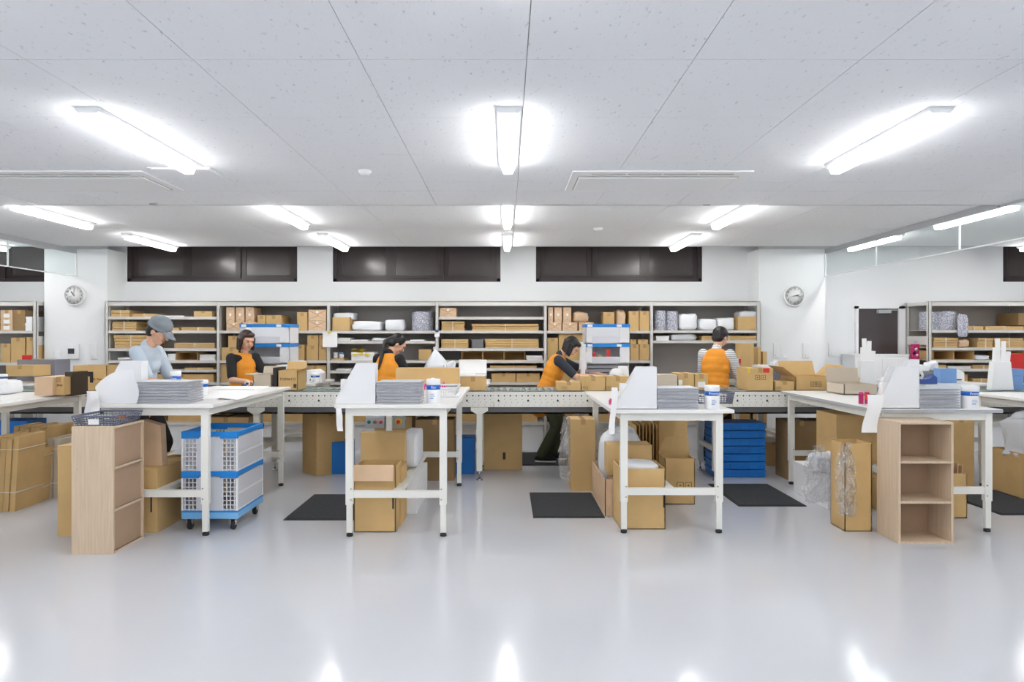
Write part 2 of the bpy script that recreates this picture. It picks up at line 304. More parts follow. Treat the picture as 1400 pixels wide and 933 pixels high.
# door
d = bpy.data.objects.new('door_1', None); COL.objects.link(d); d.location = (X(1202, YW), YW, 0); d['kind'] = 'structure'
dx0 = X(1168, YW)-d.location.x; dx1 = X(1236, YW)-d.location.x; dh = Z(419, YW)
MB().box(dx0, dx0+.035, -.05, .02, 0, dh).box(dx1-.1, dx1, -.05, .02, 0, dh).box(dx0, dx1, -.05, .02, dh-.035, dh).build('door_frame', 'white', d)
MB().box(dx0+.035, dx1-.1, -.02, 0, .0, dh-.035).build('door_leaf', 'pane_brown', d); MB().box(dx0+.3, dx0+.48, -.08, -.02, dh-.1, dh-.05).build('door_closer', 'box_grey', d, bevel=.005)
MB().box(dx0+.48, dx1-.12, -.06, -.05, dh-.06, dh-.05).build('closer_arm', 'box_grey', d)
t = thing('low_cabinet', 'plain white low cabinet standing in front of dark door', 'cabinet', (X(1200, 9.3), 9.2, 0)); MB().box(-.36, .36, 0, .35, 0, 1.25).build('body', 'white', t); MB().box(-.37, .37, -.01, .36, 1.25, 1.275).build('top', 'white', t); MB().box(-.355, -.003, -.012, 0, .05, 1.22).build('door', 'white', t); MB().box(.003, .355, -.012, 0, .05, 1.22).build('door', 'white', t)
# ---------------- shelving ----------------
SY0, SY1 = 9.03, 9.57
POSTS = [-5.285, -3.81, -2.352, -.915, .518, 1.926, 3.34]
LV = {1: [433.3, 452.3, 476.5, 493, 505.5, 523], 2: [452.3, 493, 523], 3: [452.5, 466.5, 493, 507, 523], 4: [433.5, 452.3, 476.3, 493, 503.5, 523], 5: [452.5, 493, 523], 6: [451.8, 465.8, 523], 0: [452.5, 496, 523], 7: [451.5, 475.5, 492.5, 504.5, 523], 8: [451.5, 475.5, 492.5, 504.5]}
def rack(lab, posts, bays):
    t = thing('shelving_rack', lab, 'shelving', ((posts[0]+posts[-1])/2, SY0, 0)); ox = t.location.x
    H = Z(412, SY0)
    for i, p in enumerate(posts):
        p -= ox
        for yy in (0, SY1-SY0-.04): 
            mb = MB().box(p-.024, p+.024, yy, yy+.006, 0, H).box(p-.024, p-.018, yy, yy+.04, 0, H).box(p+.018, p+.024, yy, yy+.04, 0, H); mb.build('upright', 'rack', t)
        if i in (0, len(posts)-1):
            [MB().box(p-.01, p+.01, .04, .5, a_, b_).build('side_brace', 'rack', t) for a_, b_ in ((Z(472, SY0), Z(460, SY0)), (.1, .2), (H-.05, H-.005))]
    for i, bn in enumerate(bays):
        a = posts[i]+.024-ox; b = posts[i+1]-.024-ox
        MB().box(a, b, .0, .008, H-.062, H).box(a, b, 0, SY1-SY0, H-.012, H-.004).build('top_rail', 'rack', t)
        for py in LV[bn]+[578]:
            z = Z(py, SY0); MB().box(a, b, 0, SY1-SY0-.01, z-.008, z).box(a, b, -.002, .01, z-.036, z).build('shelf_board', 'rack', t)
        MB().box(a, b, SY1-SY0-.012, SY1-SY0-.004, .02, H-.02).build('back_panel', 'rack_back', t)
        MB().box(a, b, .02, .03, .0, .345).build('kick_panel', 'white', t)
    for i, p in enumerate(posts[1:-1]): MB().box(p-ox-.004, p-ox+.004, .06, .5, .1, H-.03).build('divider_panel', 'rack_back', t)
    return t
rack('long pale grey steel shelving of six bays along back wall between clocks', POSTS, [1,2,3,4,5,6])
rack('pale grey steel shelving cut off by left photo edge', [-7.65, -6.24], [0]); rack('pale grey steel shelving at right photo edge beside the door', [5.61, 7.04, 8.5], [7, 8])
# ---------------- cartons and goods ----------------
def carton(lab, x0, x1, y0, y1, z0, z1, m='kraft', opn=False, rz=0, group=None, face=False, cat='carton', name='cardboard_carton', flaps=(1,1,1,1), tape=True, label=False, handle=False, fa=None):
    W = (x1-x0)/2; D = (y1-y0)/2; H = z1-z0
    t = thing(name, lab, cat, ((x0+x1)/2, (y0+y1)/2, z0), rz, group)
    if not opn:
        mb = MB().box(-W, W, -D, D, 0, H-.003); mb.build('body', m, t, bevel=.003)
        MB().box(-W, -.001, -D, D, H-.003, H).box(.001, W, -D, D, H-.003, H).build('top_flaps', m, t)
        if tape:
            MB().box(-.022, .022, -D, D, H, H+.001).box(-.022, .022, -D-.001, -D, H-min(.05, H*.35), H+.001).build('tape', 'tape', t)
    else:
        q = .006
        MB().box(-W, W, -D, -D+q, 0, H).box(-W, W, D-q, D, 0, H).box(-W, -W+q, -D, D, 0, H).box(W-q, W, -D, D, 0, H).box(-W, W, -D, D, 0, q).build('body', m, t)
        L = min(W, D)*.9; A = fa or (1.9, 1.2, 1.5, 1.3)
        for k, on in enumerate(flaps):
            if not on: continue
            if k == 0: f = MB().box(-W, W, 0, .005, 0, L).build('flap', m, t, (0, -D, H)); f.rotation_euler = (A[0], 0, 0)
            if k == 1: f = MB().box(-W, W, -.005, 0, 0, L).build('flap', m, t, (0, D, H)); f.rotation_euler = (-A[1]*.4, 0, 0)
            if k == 2: f = MB().box(0, .005, -D, D, 0, L).build('flap', m, t, (-W, 0, H)); f.rotation_euler = (0, -A[2], 0)
            if k == 3: f = MB().box(-.005, 0, -D, D, 0, L).build('flap', m, t, (W, 0, H)); f.rotation_euler = (0, A[3], 0)
    if face:   # printed care marks: two rounded squares with a dot in each
        fx, fz, s = face
        mb = MB()
        for k in (-1, 1):
            cx = fx+k*s*.62; r = s*.5; b = s*.07
            mb.box(cx-r, cx+r, -D-.002, -D-.0005, fz+r-b, fz+r).box(cx-r, cx+r, -D-.002, -D-.0005, fz-r, fz-r+b).box(cx-r, cx-r+b, -D-.002, -D-.0005, fz-r, fz+r).box(cx+r-b, cx+r, -D-.002, -D-.0005, fz-r, fz+r)
            mb.prism([(cx+.25*r*math.cos(a), fz+.25*r*math.sin(a)) for a in (0, 1.05, 2.1, 3.14, 4.2, 5.2)], -D-.002, -D-.0005)
        mb.build('printed_marks', 'ink', t)
    if label: MB().box(label[0]-label[2], label[0]+label[2], -D-.002, -D-.0005, label[1]-label[3], label[1]+label[3]).build('label', 'paper', t)
    if handle: MB().box(handle[0]-.006, handle[0]+.006, -D-.002, -D-.0005, handle[1], handle[2]).build('hand_slot', 'dark', t)
    return t
def flats(lab, x0, x1, y0, y1, z0, z1, n, m='kraft', band=True, group=None, jit=.006, cat='flat cartons'):
    t = thing('flat_carton_bundle', lab, cat, ((x0+x1)/2, (y0+y1)/2, z0), 0, group); W = (x1-x0)/2; D = (y1-y0)/2; h = (z1-z0)/n
    me = MB().box(-W+jit, W-jit, -D, D, h*.06, h*.94).mesh('board', m)
    for k in range(n):
        o = bpy.data.objects.new('board', me); COL.objects.link(o); o.parent = t; o.location = (random.uniform(-jit, jit), random.uniform(-jit, jit)*1.5, k*h)
    if band and W > .09: MB().box(-.004, .004, -D-.012, D+.003, -.0, z1-z0+.002).build('tie_band', 'string', t)
    return t
def pack(lab, x0, x1, y0, y1, z0, z1, group=None, lb=True):
    t = thing('kraft_wrapped_pack', lab, 'wrapped pack', ((x0+x1)/2, (y0+y1)/2, z0), random.uniform(-.02, .02), group); W = (x1-x0)/2-.003; D = (y1-y0)/2; H = z1-z0
    MB().box(-W, W, -D, D, 0, H).build('body', 'kraft_paper', t, bevel=.006)
    d = -D-.003
    if W*2 > H*1.1: MB().prism([(-W+.006, .01), (0, H*.48), (W-.006, .01), (0, H*.42)], d, -D).prism([(-W+.006, H-.006), (-.0, H*.56), (0, H*.5), (-W+.006, H-.012)], d, -D).prism([(W-.006, H-.006), (0, H*.56), (0, H*.5), (W-.006, H-.012)], d, -D).build('fold', 'tape', t)
    else: MB().prism([(-W+.004, H*.95), (0, H*.8), (W-.004, H*.95), (0, H*.77)], d, -D).prism([(-W+.004, H*.05), (0, H*.22), (W-.004, H*.05), (0, H*.19)], d, -D).build('fold', 'tape', t)
    if lb: MB().box(-.012, .014, d-.002, d, H*.5-.014 if W*2 < H*1.1 else H*.68, H*.5+.018 if W*2 < H*1.1 else H*.88).build('label', 'paper', t)
def roll(lab, x, y, z0, r, H, group=None):
    t = thing('bubble_wrap_roll', lab, 'bubble wrap', (x, y, z0), random.random(), group); n = 28; vs = []
    prof = [(r*.3, H-.01), (r*.32, H)]
    MB().lathe([(r*.94, 0), (r, .01), (r*1.01, H*.3), (r*.985, H*.6), (r, H-.01), (r*.95, H), (r*.22, H-.006), (r*.2, H*.8), (0, H*.8)], n=n).build('wound_film', 'bubble', t)
    MB().grid(6, 3, lambda u, v: (r*1.01*math.cos(u*.9), r*1.01*math.sin(u*.9)-.0+u*.012, v*H*.95+.005)).build('loose_end', 'bubble', t)
def soft(name, lab, cat, x0, x1, y0, y1, z0, z1, m, group=None, seed=0, flat=.0, parent=None, rz=0, amp=.12):
    """a limp bag or folded foam: a rounded box whose surface sags and puckers"""
    rnd = random.Random(seed); W = (x1-x0)/2; D = (y1-y0)/2; H = (z1-z0)/2; n, mm = 22, 18; vs = []
    ph = [rnd.uniform(0, 6.28) for _ in range(6)]
    mb = MB()
    def sp(v, p): return math.copysign(abs(v)**p, v)
    off = Vector((rnd.uniform(0, 50), rnd.uniform(0, 50), 0))
    def fn(u, v):
        a = 2*math.pi*u; b = -math.pi/2+math.pi*v; e = .38
        x = sp(math.cos(b), e)*sp(math.cos(a), e); y = sp(math.cos(b), e)*sp(math.sin(a), e); z = sp(math.sin(b), e)
        k = 1+amp*(math.sin(3*a+ph[0])*.35+math.sin(5*a+2*b+ph[1])*.3+math.sin(4*b+ph[2])*.2)*math.cos(b)
        zz = z*H; 
        if z > 0: zz *= 1-flat*(x+1)/2+amp*.9*math.sin(2.2*x+ph[3])*.5
        q = Vector((x*1.6, y*1.6, z*1.6)); nz = noise.noise(q+off)*amp*.9+noise.noise(q*2.7+off)*amp*.45
        k = 1-amp*.25+nz*.6
        return (x*W*k, y*D*k, max(zz*(1+nz*.5), -H)+H)
    mb.grid(n*2, mm, fn)
    o = mb.build(name, m, parent, None if parent else ((x0+x1)/2, (y0+y1)/2, z0))
    if not parent: tag(o, lab, cat, group); o.rotation_euler = (0, 0, rz)
    else: o.location = ((x0+x1)/2, (y0+y1)/2, z0)
    return o
def wbox(lab, x0, x1, y0, y1, z0, z1, m='white', lid=True, group=None, name='white_box', cat='box', lm=None):
    t = thing(name, lab, cat, ((x0+x1)/2, (y0+y1)/2, z0), 0, group); W = (x1-x0)/2; D = (y1-y0)/2; H = z1-z0
    MB().box(-W+.003, W-.003, -D+.003, D-.003, 0, H*.7 if lid else H).build('body', m, t, bevel=.002)
    if lid: MB().box(-W, W, -D, D, H*.68, H).build('lid', lm or m, t, bevel=.002)
    return t
def sheets(lab, x0, x1, y0, y1, z0, z1, n, m='paper', group=None, name='paper_stack', cat='paper'):
    t = thing(name, lab, cat, ((x0+x1)/2, (y0+y1)/2, z0), 0, group); W = (x1-x0)/2; D = (y1-y0)/2; h = (z1-z0)/n
    me = MB().box(-W, W, -D, D, h*.05, h*.93).mesh('sheet', m)
    for k in range(n):
        o = bpy.data.objects.new('sheet', me); COL.objects.link(o); o.parent = t; o.location = (random.uniform(-.006, .006), random.uniform(-.006, .006), k*h); o.rotation_euler = (0, 0, random.uniform(-.03, .03))
    return t
def organiser(lab, x0, x1, y0, y1, z0, z1, n, m='kraft'):
    t = thing('pigeonhole_organiser', lab, 'organiser', ((x0+x1)/2, (y0+y1)/2, z0)); W = (x1-x0)/2; D = (y1-y0)/2; H = z1-z0
    MB().box(-W, W, -D, D, 0, .006).box(-W, W, -D, D, H-.006, H).box(-W, W, D-.005, D, 0, H).build('shell', m, t)
    for k in range(n+1):
        x = -W+2*W*k/n; MB().box(x-.004 if k else x, x+.004 if k < n else x, -D, D, .006, H-.006).build('divider', m, t)
CNT = {}
BN = {0: 'the left-edge shelving', 1: 'first bay of long shelving', 2: 'second bay of long shelving', 3: 'third bay of long shelving', 4: 'fourth bay of long shelving', 5: 'fifth bay of long shelving', 6: 'sixth bay of long shelving', 7: 'first bay of right-hand shelving', 8: 'second bay of right-hand shelving'}
def sh(bn, lv, kind, px0, px1, top, base=None, d=.38, desc=None, n=4, m=None, yo=.03, row=''):
    """goods on a shelf: px0..px1 across, from the board (or base) up to pixel row top, all at the shelf front"""
    py = LV[bn][lv]; Y0 = SY0+yo; z0 = Z(base if base else py, SY0); z1 = z0+((base or py)-top)*SY0/F
    x0, x1 = X(px0, Y0), X(px1, Y0); Y1 = min(Y0+d, SY1-.03)
    names = dict(pack='kraft wrapped pack', carton='kraft carton', flats='bundle of flattened cartons', roll='upright bubble wrap roll', foam='white folded foam', bag='white plastic bag', white='white box', papers='white paper stack', tray='open cardboard pigeonholes', open='open kraft carton', dark='dark storage box')
    ds = desc or names[kind]; key = (bn, lv, ds, row); CNT[key] = CNT.get(key, 0)+1; i = CNT[key]
    lab = '%s, %s from left on %s board%s, %s' % (ds, ORD[i], ['top','second','third','fourth','fifth','sixth'][lv], (' '+row) if row else '', BN[bn])
    if kind == 'pack': pack(lab, x0, x1, Y0, Y0+min(d, .32), z0, z1)
    elif kind == 'carton': carton(lab, x0, x1, Y0, Y1, z0, z1, m=m or 'kraft', tape=(z1-z0) > .06)
    elif kind == 'open': carton(lab, x0, x1, Y0, Y1, z0, z1, m=m or 'kraft', opn=True, flaps=(0,0,0,0))
    elif kind == 'flats': flats(lab, x0, x1, Y0, Y1, z0, z1, n, m or 'kraft')
    elif kind == 'roll': r = (x1-x0)/2; roll(lab, (x0+x1)/2, Y0+r+.01, z0, r, z1-z0)
    elif kind == 'foam': soft('folded_foam', lab, 'foam', x0, x1, Y0, Y1, z0, z1, m or 'foam', seed=int(px0))
    elif kind == 'bag': soft('plastic_bag', lab, 'bag', x0, x1, Y0, Y0+.3, z0, z1, m or 'bag_white', seed=int(px0), amp=.3)
    elif kind in ('white', 'dark'): wbox(lab, x0, x1, Y0, Y0+.25, z0, z1, m or ('white' if kind == 'white' else 'belt_grey'), name='storage_box')
    elif kind == 'papers': sheets(lab, x0, x1, Y0, Y0+.3, z0, z1, n)
    elif kind == 'tray': organiser(lab, x0, x1, Y0, Y1, z0, z1, n)
for a in [
 (1,0,'flats',152,178,424,None,.38,None,2), (1,0,'flats',180,215,429,None,.35,'kraft mailing boards',2), (1,0,'carton',265,290,425.5,None,.4,'low kraft carton'), (1,0,'papers',222,252,431.5,None,.3,None,1),
 (1,1,'flats',153,187,440,None,.45,None,4), (1,1,'flats',203,245,448,None,.4,'thin flattened cartons',2), (1,1,'flats',248,294,447.5,None,.4,'thin flattened cartons',2),
 (1,2,'flats',156,203,458,None,.45,None,4), (1,2,'flats',238,294,469,None,.4,'low flattened cartons',3),
 (1,3,'tray',241,270,482,None,.4,None,1), (1,3,'papers',273,294,485,None,.3,None,4), (1,3,'white',229,240,484,None,.2), (1,3,'bag',158,180,489,None,.2,'crumpled black cloth'),
 (1,4,'flats',252,292,503,None,.4,'kraft boards',1), (1,5,'carton',205,292,512,None,.4,'wide low carton'),
 (2,0,'pack',309,330,441,None), (2,0,'pack',331,352,441,None), (2,0,'carton',352,363,431), (2,0,'carton',364,384,431), (2,0,'carton',406,420,427,None,.3,'plain upright carton'), (2,0,'pack',421,446,438.2,None,.3),
 (2,1,'carton',303,329,475.5), (2,1,'carton',405,416,471.5,None,.3,'slim upright carton'), (2,1,'carton',419,435,473), (2,1,'carton',436,447,473),
 (2,2,'carton',302,330,498), (2,2,'carton',332,362,498), (2,2,'carton',415,446,500),
 (3,0,'open',454,479,434), (3,0,'foam',479,521,439), (3,0,'foam',525,552,436.5,None,.3,'square white foam bundle'), (3,0,'roll',561,591,426),
 (3,1,'papers',461,478,462,None,.3,None,3), (3,1,'papers',480,503,464.5,None,.3,None,1), (3,1,'bag',507,530,462,None,.3,'flat white pouch'), (3,1,'papers',560,580,464.5,None,.3,None,1),
 (3,2,'white',480,512,482,None,.3,'white box with yellow labels'), (3,2,'open',572,590,478,None,.25,'small open carton'), (3,2,'carton',453,470,490.5,None,.3,'shallow kraft lid'),
 (3,3,'papers',460,480,504.5), (3,4,'dark',515,525,512), (3,4,'carton',560,590,510),
 (4,0,'pack',601,624,421), (4,1,'flats',603,635,439.5,None,.45,None,4), (4,1,'flats',645,737,443,None,.45,'long flattened cartons',3),
 (4,2,'flats',603,641,464,None,.45,None,4), (4,2,'dark',645,661,464.5), (4,2,'flats',663,737,463.5,None,.45,'long flattened cartons',4),
 (4,3,'tray',631,718,481,None,.4,None,3), (4,3,'papers',720,742,486.5,None,.3,None,4), (4,4,'flats',670,735,500.5,None,.45,'kraft boards',2), (4,5,'carton',672,705,511,None,.4,'low carton'), (4,5,'carton',706,738,511,None,.4,'low carton'),
 (5,0,'pack',749,768,441), (5,0,'pack',769,790,441), (5,0,'pack',791,812,441), (5,0,'carton',825,840,427,None,.3), (5,0,'carton',860,873.5,425.5,None,.3), (5,0,'carton',874.5,888,425.5,None,.3),
 (5,1,'carton',748,763,462), (5,1,'carton',764,800,457,None,.3,'large kraft carton'), (5,1,'carton',862,873.5,471), (5,1,'carton',874.5,888,471), (5,2,'carton',752,790,500), (5,2,'carton',800,860,500),
 (6,0,'roll',896,912.5,424.5), (6,0,'roll',912.5,929,425.5), (6,0,'foam',929,955,428.5,None,.35,'tall white foam block'), (6,0,'foam',957,982,436,None,.35), (6,0,'foam',982,1006,434,None,.35), (6,0,'open',1008,1034,433),
 (6,1,'white',897,915,459.5), (6,1,'bag',918,956,457), (6,1,'flats',959,1034,459.5,None,.4,'long brown flattened cartons',2),
 (0,0,'carton',-20,-1,430,None), (0,0,'carton',18,34,424,None,.35,'brown carton',4,'kraft_dark'), (0,0,'white',34,44,442), (0,1,'carton',1,14,470), (0,1,'carton',15,34,462,None,.35,'brown carton',4,'kraft'), (0,1,'carton',36,50,461,None,.35,'tall kraft carton'),
 (7,0,'flats',1317,1345,446,None,.4,'long flattened cartons',1), (7,0,'flats',1347,1400,446,None,.4,'long flattened cartons',1), (7,0,'roll',1289,1314,425.5),
 (7,1,'flats',1276,1310,462,None,.45,None,4), (7,1,'flats',1336,1358,462.5,None,.45,None,4), (7,1,'flats',1359,1400,462.5,None,.45,None,4),
 (7,2,'tray',1276,1332,480,None,.4,None,2), (7,2,'bag',1333,1356,486,None,.3,'crumpled white bag'), (7,2,'tray',1378,1400,480,None,.4,None,1),
 (7,3,'carton',1275,1294,499.5,None,.4,'low kraft carton'), (7,3,'papers',1296,1327,501,None,.3,None,2), (7,3,'flats',1329,1360,499.5,None,.4,'kraft boards',2), (7,4,'carton',1310,1323,512.5), (7,4,'flats',1276,1300,514), (7,4,'flats',1330,1352,518,None,.4,'low flattened cartons',2)]:
    sh(*a)
# second rows stacked on the packs below
for a in [(2,0,'pack',309,321,420,441),(2,0,'pack',322,334,420,441),(2,0,'pack',335,347,420,441),(2,0,'pack',421,446,423.5,438.1),(5,0,'pack',749,756.5,420,441),(5,0,'pack',757.5,768.5,420,441),(5,0,'pack',769.5,781,420,441)]: sh(*a, d=.3, row='upper row')
sh(2,1,'carton',312,328,459.5,475.4,row='upper row'); sh(2,1,'carton',420,435,458.5,472.9,row='upper row'); sh(2,1,'carton',436.5,446,458.5,472.9,row='upper row')
sh(5,1,'carton',862,870,464.5,470.9,row='upper row'); sh(5,1,'carton',872,886,464.5,470.9,row='upper row'); sh(0,0,'white',35,44,433,441.9,row='upper row')
sh(5,0,'bag',783,806,427,440.9,desc='crumpled kraft paper bag',m='kraft_paper'); sh(5,0,'bag',842,857,424.5,desc='standing kraft paper bag',m='kraft_paper')
for i, (b, tp) in enumerate(((452.4, 444), (443.9, 436), (435.9, 424))):
    x0, x1 = X(1, 9.06), X(17, 9.06); carton('cream carton with white label, %s in the stack on left-edge shelving' % ['bottom', 'middle', 'top'][i], x0, x1, 9.06, 9.4, Z(b, SY0), Z(b, SY0)+(b-tp)*SY0/F-.001, m='kraft_light', label=(-.0, .04, .04, .025))
soft('foam_offcut', 'white foam heaped in open carton at top of third bay', 'foam', X(456, 9.2), X(486, 9.2), 9.1, 9.4, Z(438, 9.03), Z(427, 9.03), 'foam', seed=5)
soft('foam_offcut', 'white foam heaped in open carton at right end of top board', 'foam', X(1008, 9.2), X(1032, 9.2), 9.1, 9.4, Z(437, 9.03), Z(425, 9.03), 'foam', seed=6)
sh(7, 1, 'bag', 1311, 1328, 464, desc='crumpled brown packing paper', m='kraft_paper')
roll('wide bubble wrap roll seen through open end of right shelving', 5.83, 9.32, Z(451.5, SY0), .165, .25)
soft('bubble_wrap_tail', 'loose bubble wrap tail hanging over right shelving top board', 'bubble wrap', X(1308, 9.02), X(1322, 9.02), 8.99, 9.02, Z(461, 9.02), Z(430, 9.02), 'bubble', seed=3)
sh(8, 0, 'carton', 1379+48, 1440+48, 428); carton('kraft carton at right photo edge on top board of right shelving', X(1381, 9.25), X(1412, 9.25), 9.1, 9.5, Z(445, SY0)+.001, Z(428, SY0), m='kraft_dark')
for k, (px, m) in enumerate(((459, 'clear_lid'), (467, 'denim'))):
    t = thing('glass_jar', ['clear lidded jar left in shallow kraft lid, third bay', 'blue lidded jar right in shallow kraft lid, third bay'][k], 'jar', (X(px, 9.12), 9.12, Z(490.4, 9.03))); MB().lathe([(.03, 0), (.033, .01), (.033, .05), (.028, .06)]).build('jar_body', 'clear_lid', t); MB().lathe([(.031, .058), (.031, .078), (0, .078)]).build('lid', m, t)
for k, px in enumerate((485, 493, 502)): tag(MB().box(-.03, .03, 0, .004, 0, .03).build('yellow_pouch', 'yellow', None, (X(px, 9.05), 9.045, Z(487-(k % 2)*2, 9.03))), 'small yellow pouch, %s of three along the white box in third bay' % ORD[k+1], 'pouch')
tag(MB().grid(8, 6, lambda u, v: (u*.2, v*.1, .025*math.sin(u*7)*math.sin(v*4)+.03)).build('lime_ribbon', 'yellow', None, (X(480, 9.15), 9.12, Z(482, 9.03))), 'lime green crumpled netting on top of white box in third bay', 'netting')
# hung sheets and clips
def hung(lab, px0, px1, py0, py1, Y, m='paper', clip=None):
    t = thing('hanging_sheet', lab, 'sheet', (X((px0+px1)/2, Y), Y, Z(py0, Y))); W = (px1-px0)*Y/F/2; H = (py1-py0)*Y/F
    MB().grid(4, 8, lambda u, v: (-W+2*W*u, .006*math.sin(v*3+u), -H*v)).build('sheet', m, t)
    MB().box(-.02, .02, -.012, .004, -.012, .018).build('clip', clip or 'yellow', t, bevel=.003)
hung('white sheet clipped to shelving upright with yellow magnet', 441, 461, 454.5, 475, 9.01); hung('small card clipped by blue magnet to shelving upright', 594, 601, 453, 461, 9.01, clip='navy')
t = thing('hanging_card', 'pink floral card hanging from hook at right shelving side', 'card', (X(1251, 9.2), 9.2, Z(491, 9.2))); MB().box(-.06, .06, 0, .004, 0, .2).build('card', 'magenta', t); MB().torus((0, 0, .235), .012, .003).build('hook', 'chrome', t)
for a, b, r, m in ((-.03, .15, .022, 'pink'), (.02, .13, .025, 'paper'), (-.01, .08, .022, 'dark'), (.03, .05, .02, 'paper'), (-.03, .03, .018, 'pink')): MB().lathe([(r, 0), (0, -.002)], (a, -.001, b), axis='y', n=7).build('flower_print', m, t)
# ---------------- tables ----------------
def table(lab, x0, x1, y0, y1, z, legdx=.1, bar=True, grey=False, ly=.06, longbar=True):
    t = thing('packing_table', lab, 'table', ((x0+x1)/2, (y0+y1)/2, 0), 0, None); W = (x1-x0)/2; D = (y1-y0)/2
    tt = MB().box(-W, W, -D, D, z-.028, z).build('tabletop', 'table_top', t, bevel=.003)
    MB().box(-W-.001, W+.001, -D-.001, D+.001, z-.026, z-.004).build('edge_band', 'edge_grey' if grey else 'table_top', t)
    lx = W-legdx; l2 = D-ly
    ap = MB().box(-lx, lx, -l2-.02, -l2+.01, z-.088, z-.028).box(-lx, lx, l2-.01, l2+.02, z-.088, z-.028).box(-lx-.02, -lx+.01, -l2, l2, z-.088, z-.028).box(lx-.01, lx+.02, -l2, l2, z-.088, z-.028)
    ap.build('apron', 'white_steel', t)
    for sx in (-1, 1):
        for sy in (-1, 1):
            cx, cy = sx*lx, sy*l2
            lg = MB().box(cx-.027, cx+.027, cy-.022, cy+.022, .24, z-.03).box(cx-.021, cx+.021, cy-.017, cy+.017, .03, .26).build('leg', 'white_steel', t)
            MB().lathe([(.022, 0), (.025, .004), (.024, .02), (.01, .024), (.01, .035)], (cx, cy, 0), n=14).build('levelling_foot', 'rubber', lg)
            mb = MB()
            for zz in (.28, .36): mb.lathe([(.006, 0), (.005, -.006), (0, -.006)], (cx+.014*(-sx), cy-.022, zz), n=8, axis='y')
            mb.build('bolt', 'chrome', lg)
    for sy in (-1, 1): MB().box(-lx+.027, lx-.027, sy*l2-.016, sy*l2+.016, .292, .345).build('stretcher', 'white_steel', t)
    if longbar: MB().box(-.03, .03, -l2+.016, l2-.016, .30, .34).build('long_stretcher', 'white_steel', t)
    return t
T = {}
table('white packing table at the left photo edge', -5.17, -4.24, 5.12, 6.97, .945)
table('white packing table over the translucent crates on dolly', -3.1, -2.2, 5.12, 6.97, 1.0, .08)
table('white packing table second from left, over tall open carton', -1.283, -.375, 5.10, 6.97, 1.0)
table('white packing table right of centre, with pink clip at corner', .805, 1.735, 5.19, 6.97, .952)
table('white grey-edged packing table above the open wooden cube shelf', 2.84, 3.80, 5.22, 7.05, .952, .08, grey=True)
table('white packing table at the right photo edge', 4.72, 5.65, 5.2, 6.97, .945, longbar=False)
RT = [(-2.93, -2.2, 'behind the conveyor beside woman holding open carton'), (-1.1, -.2, 'behind the conveyor beside ponytailed woman'), (.82, 1.75, 'behind the conveyor beside woman in green trousers'), (2.86, 3.75, 'behind the conveyor near the right clock'), (-6.3, -5.3, 'behind the conveyor at far left'), (4.75, 5.6, 'behind the conveyor at far right')]
for a, b, l in RT: table('white packing table '+l, a, b, 7.85, 8.75, .97, .08)
# ---------------- conveyor ----------------
t = thing('roller_conveyor', 'long white roller conveyor running across room behind front tables', 'conveyor', (0, 7.14, 0))
CZ = .94; seg = [-7.5+2.5*i for i in range(7)]
for yy, nm in ((0, 'side_rail'), (.62, 'side_rail')):
    for a, b in zip(seg, seg[1:]):
        o = MB().box(a+.002-.13, b-.002-.13, yy, yy+.006, CZ-.166, CZ).box(a+.002-.13, b-.002-.13, yy, yy+.03, CZ-.006, CZ).build(nm, 'white_steel', t)
        if yy == 0:
            mb = MB(); x = a-.13+.05; k = 0
            while x < b-.15:
                mb.lathe([(.0085, 0), (0, -.001)], (x, -.0008, CZ-.048), n=6, axis='y'); mb.lathe([(.0035, 0), (0, -.001)], (x+.03, -.0008, CZ-.048), n=5, axis='y')
                for q in (-.085, -.115, -.145): mb.lathe([(.0035, 0), (0, -.001)], (x+(.015 if q == -.115 else 0), -.0008, CZ+q), n=5, axis='y')
                if k % 5 == 0: mb.lathe([(.011, 0), (0, -.001)], (x, -.0012, CZ-.1), n=8, axis='y')
                x += .062; k += 1
            mb.build('punched_holes', 'dark', o)
me = MB().cyl((0, .01, 0), (0, .615, 0), .022, n=10).mesh('roller', 'roller')
for k in range(196):
    o = bpy.data.objects.new('roller', me); COL.objects.link(o); o.parent = t; o.location = (-6.95+k*.0715, 0, CZ-.03)
MB().box(-7.4, 7.4, .04, .6, CZ-.24, CZ-.225).box(-7.4, 7.4, .04, .05, CZ-.24, CZ-.17).build('under_tray', 'belt_grey', t)
for x in (-4.15, -2.62, -.28, 2.2, 4.4):
    for yy in (.0, .56):
        lg = MB().box(x-.03, x+.03, yy+.01, yy+.06, .1, CZ-.17).prism([(x-.09, CZ-.17), (x+.09, CZ-.17), (x+.09, CZ-.205), (x+.03, CZ-.24), (x-.03, CZ-.24), (x-.09, CZ-.205)], yy+.0, yy+.01).build('leg', 'white_steel', t)
        MB().cyl((x, yy+.035, .02), (x, yy+.035, .11), .01).lathe([(.035, 0), (.033, .012), (.012, .02)], (x, yy+.035, 0)).build('screw_foot', 'chrome', lg)
    MB().box(x-.02, x+.02, .06, .56, .3, .35).build('cross_bar', 'white_steel', t)
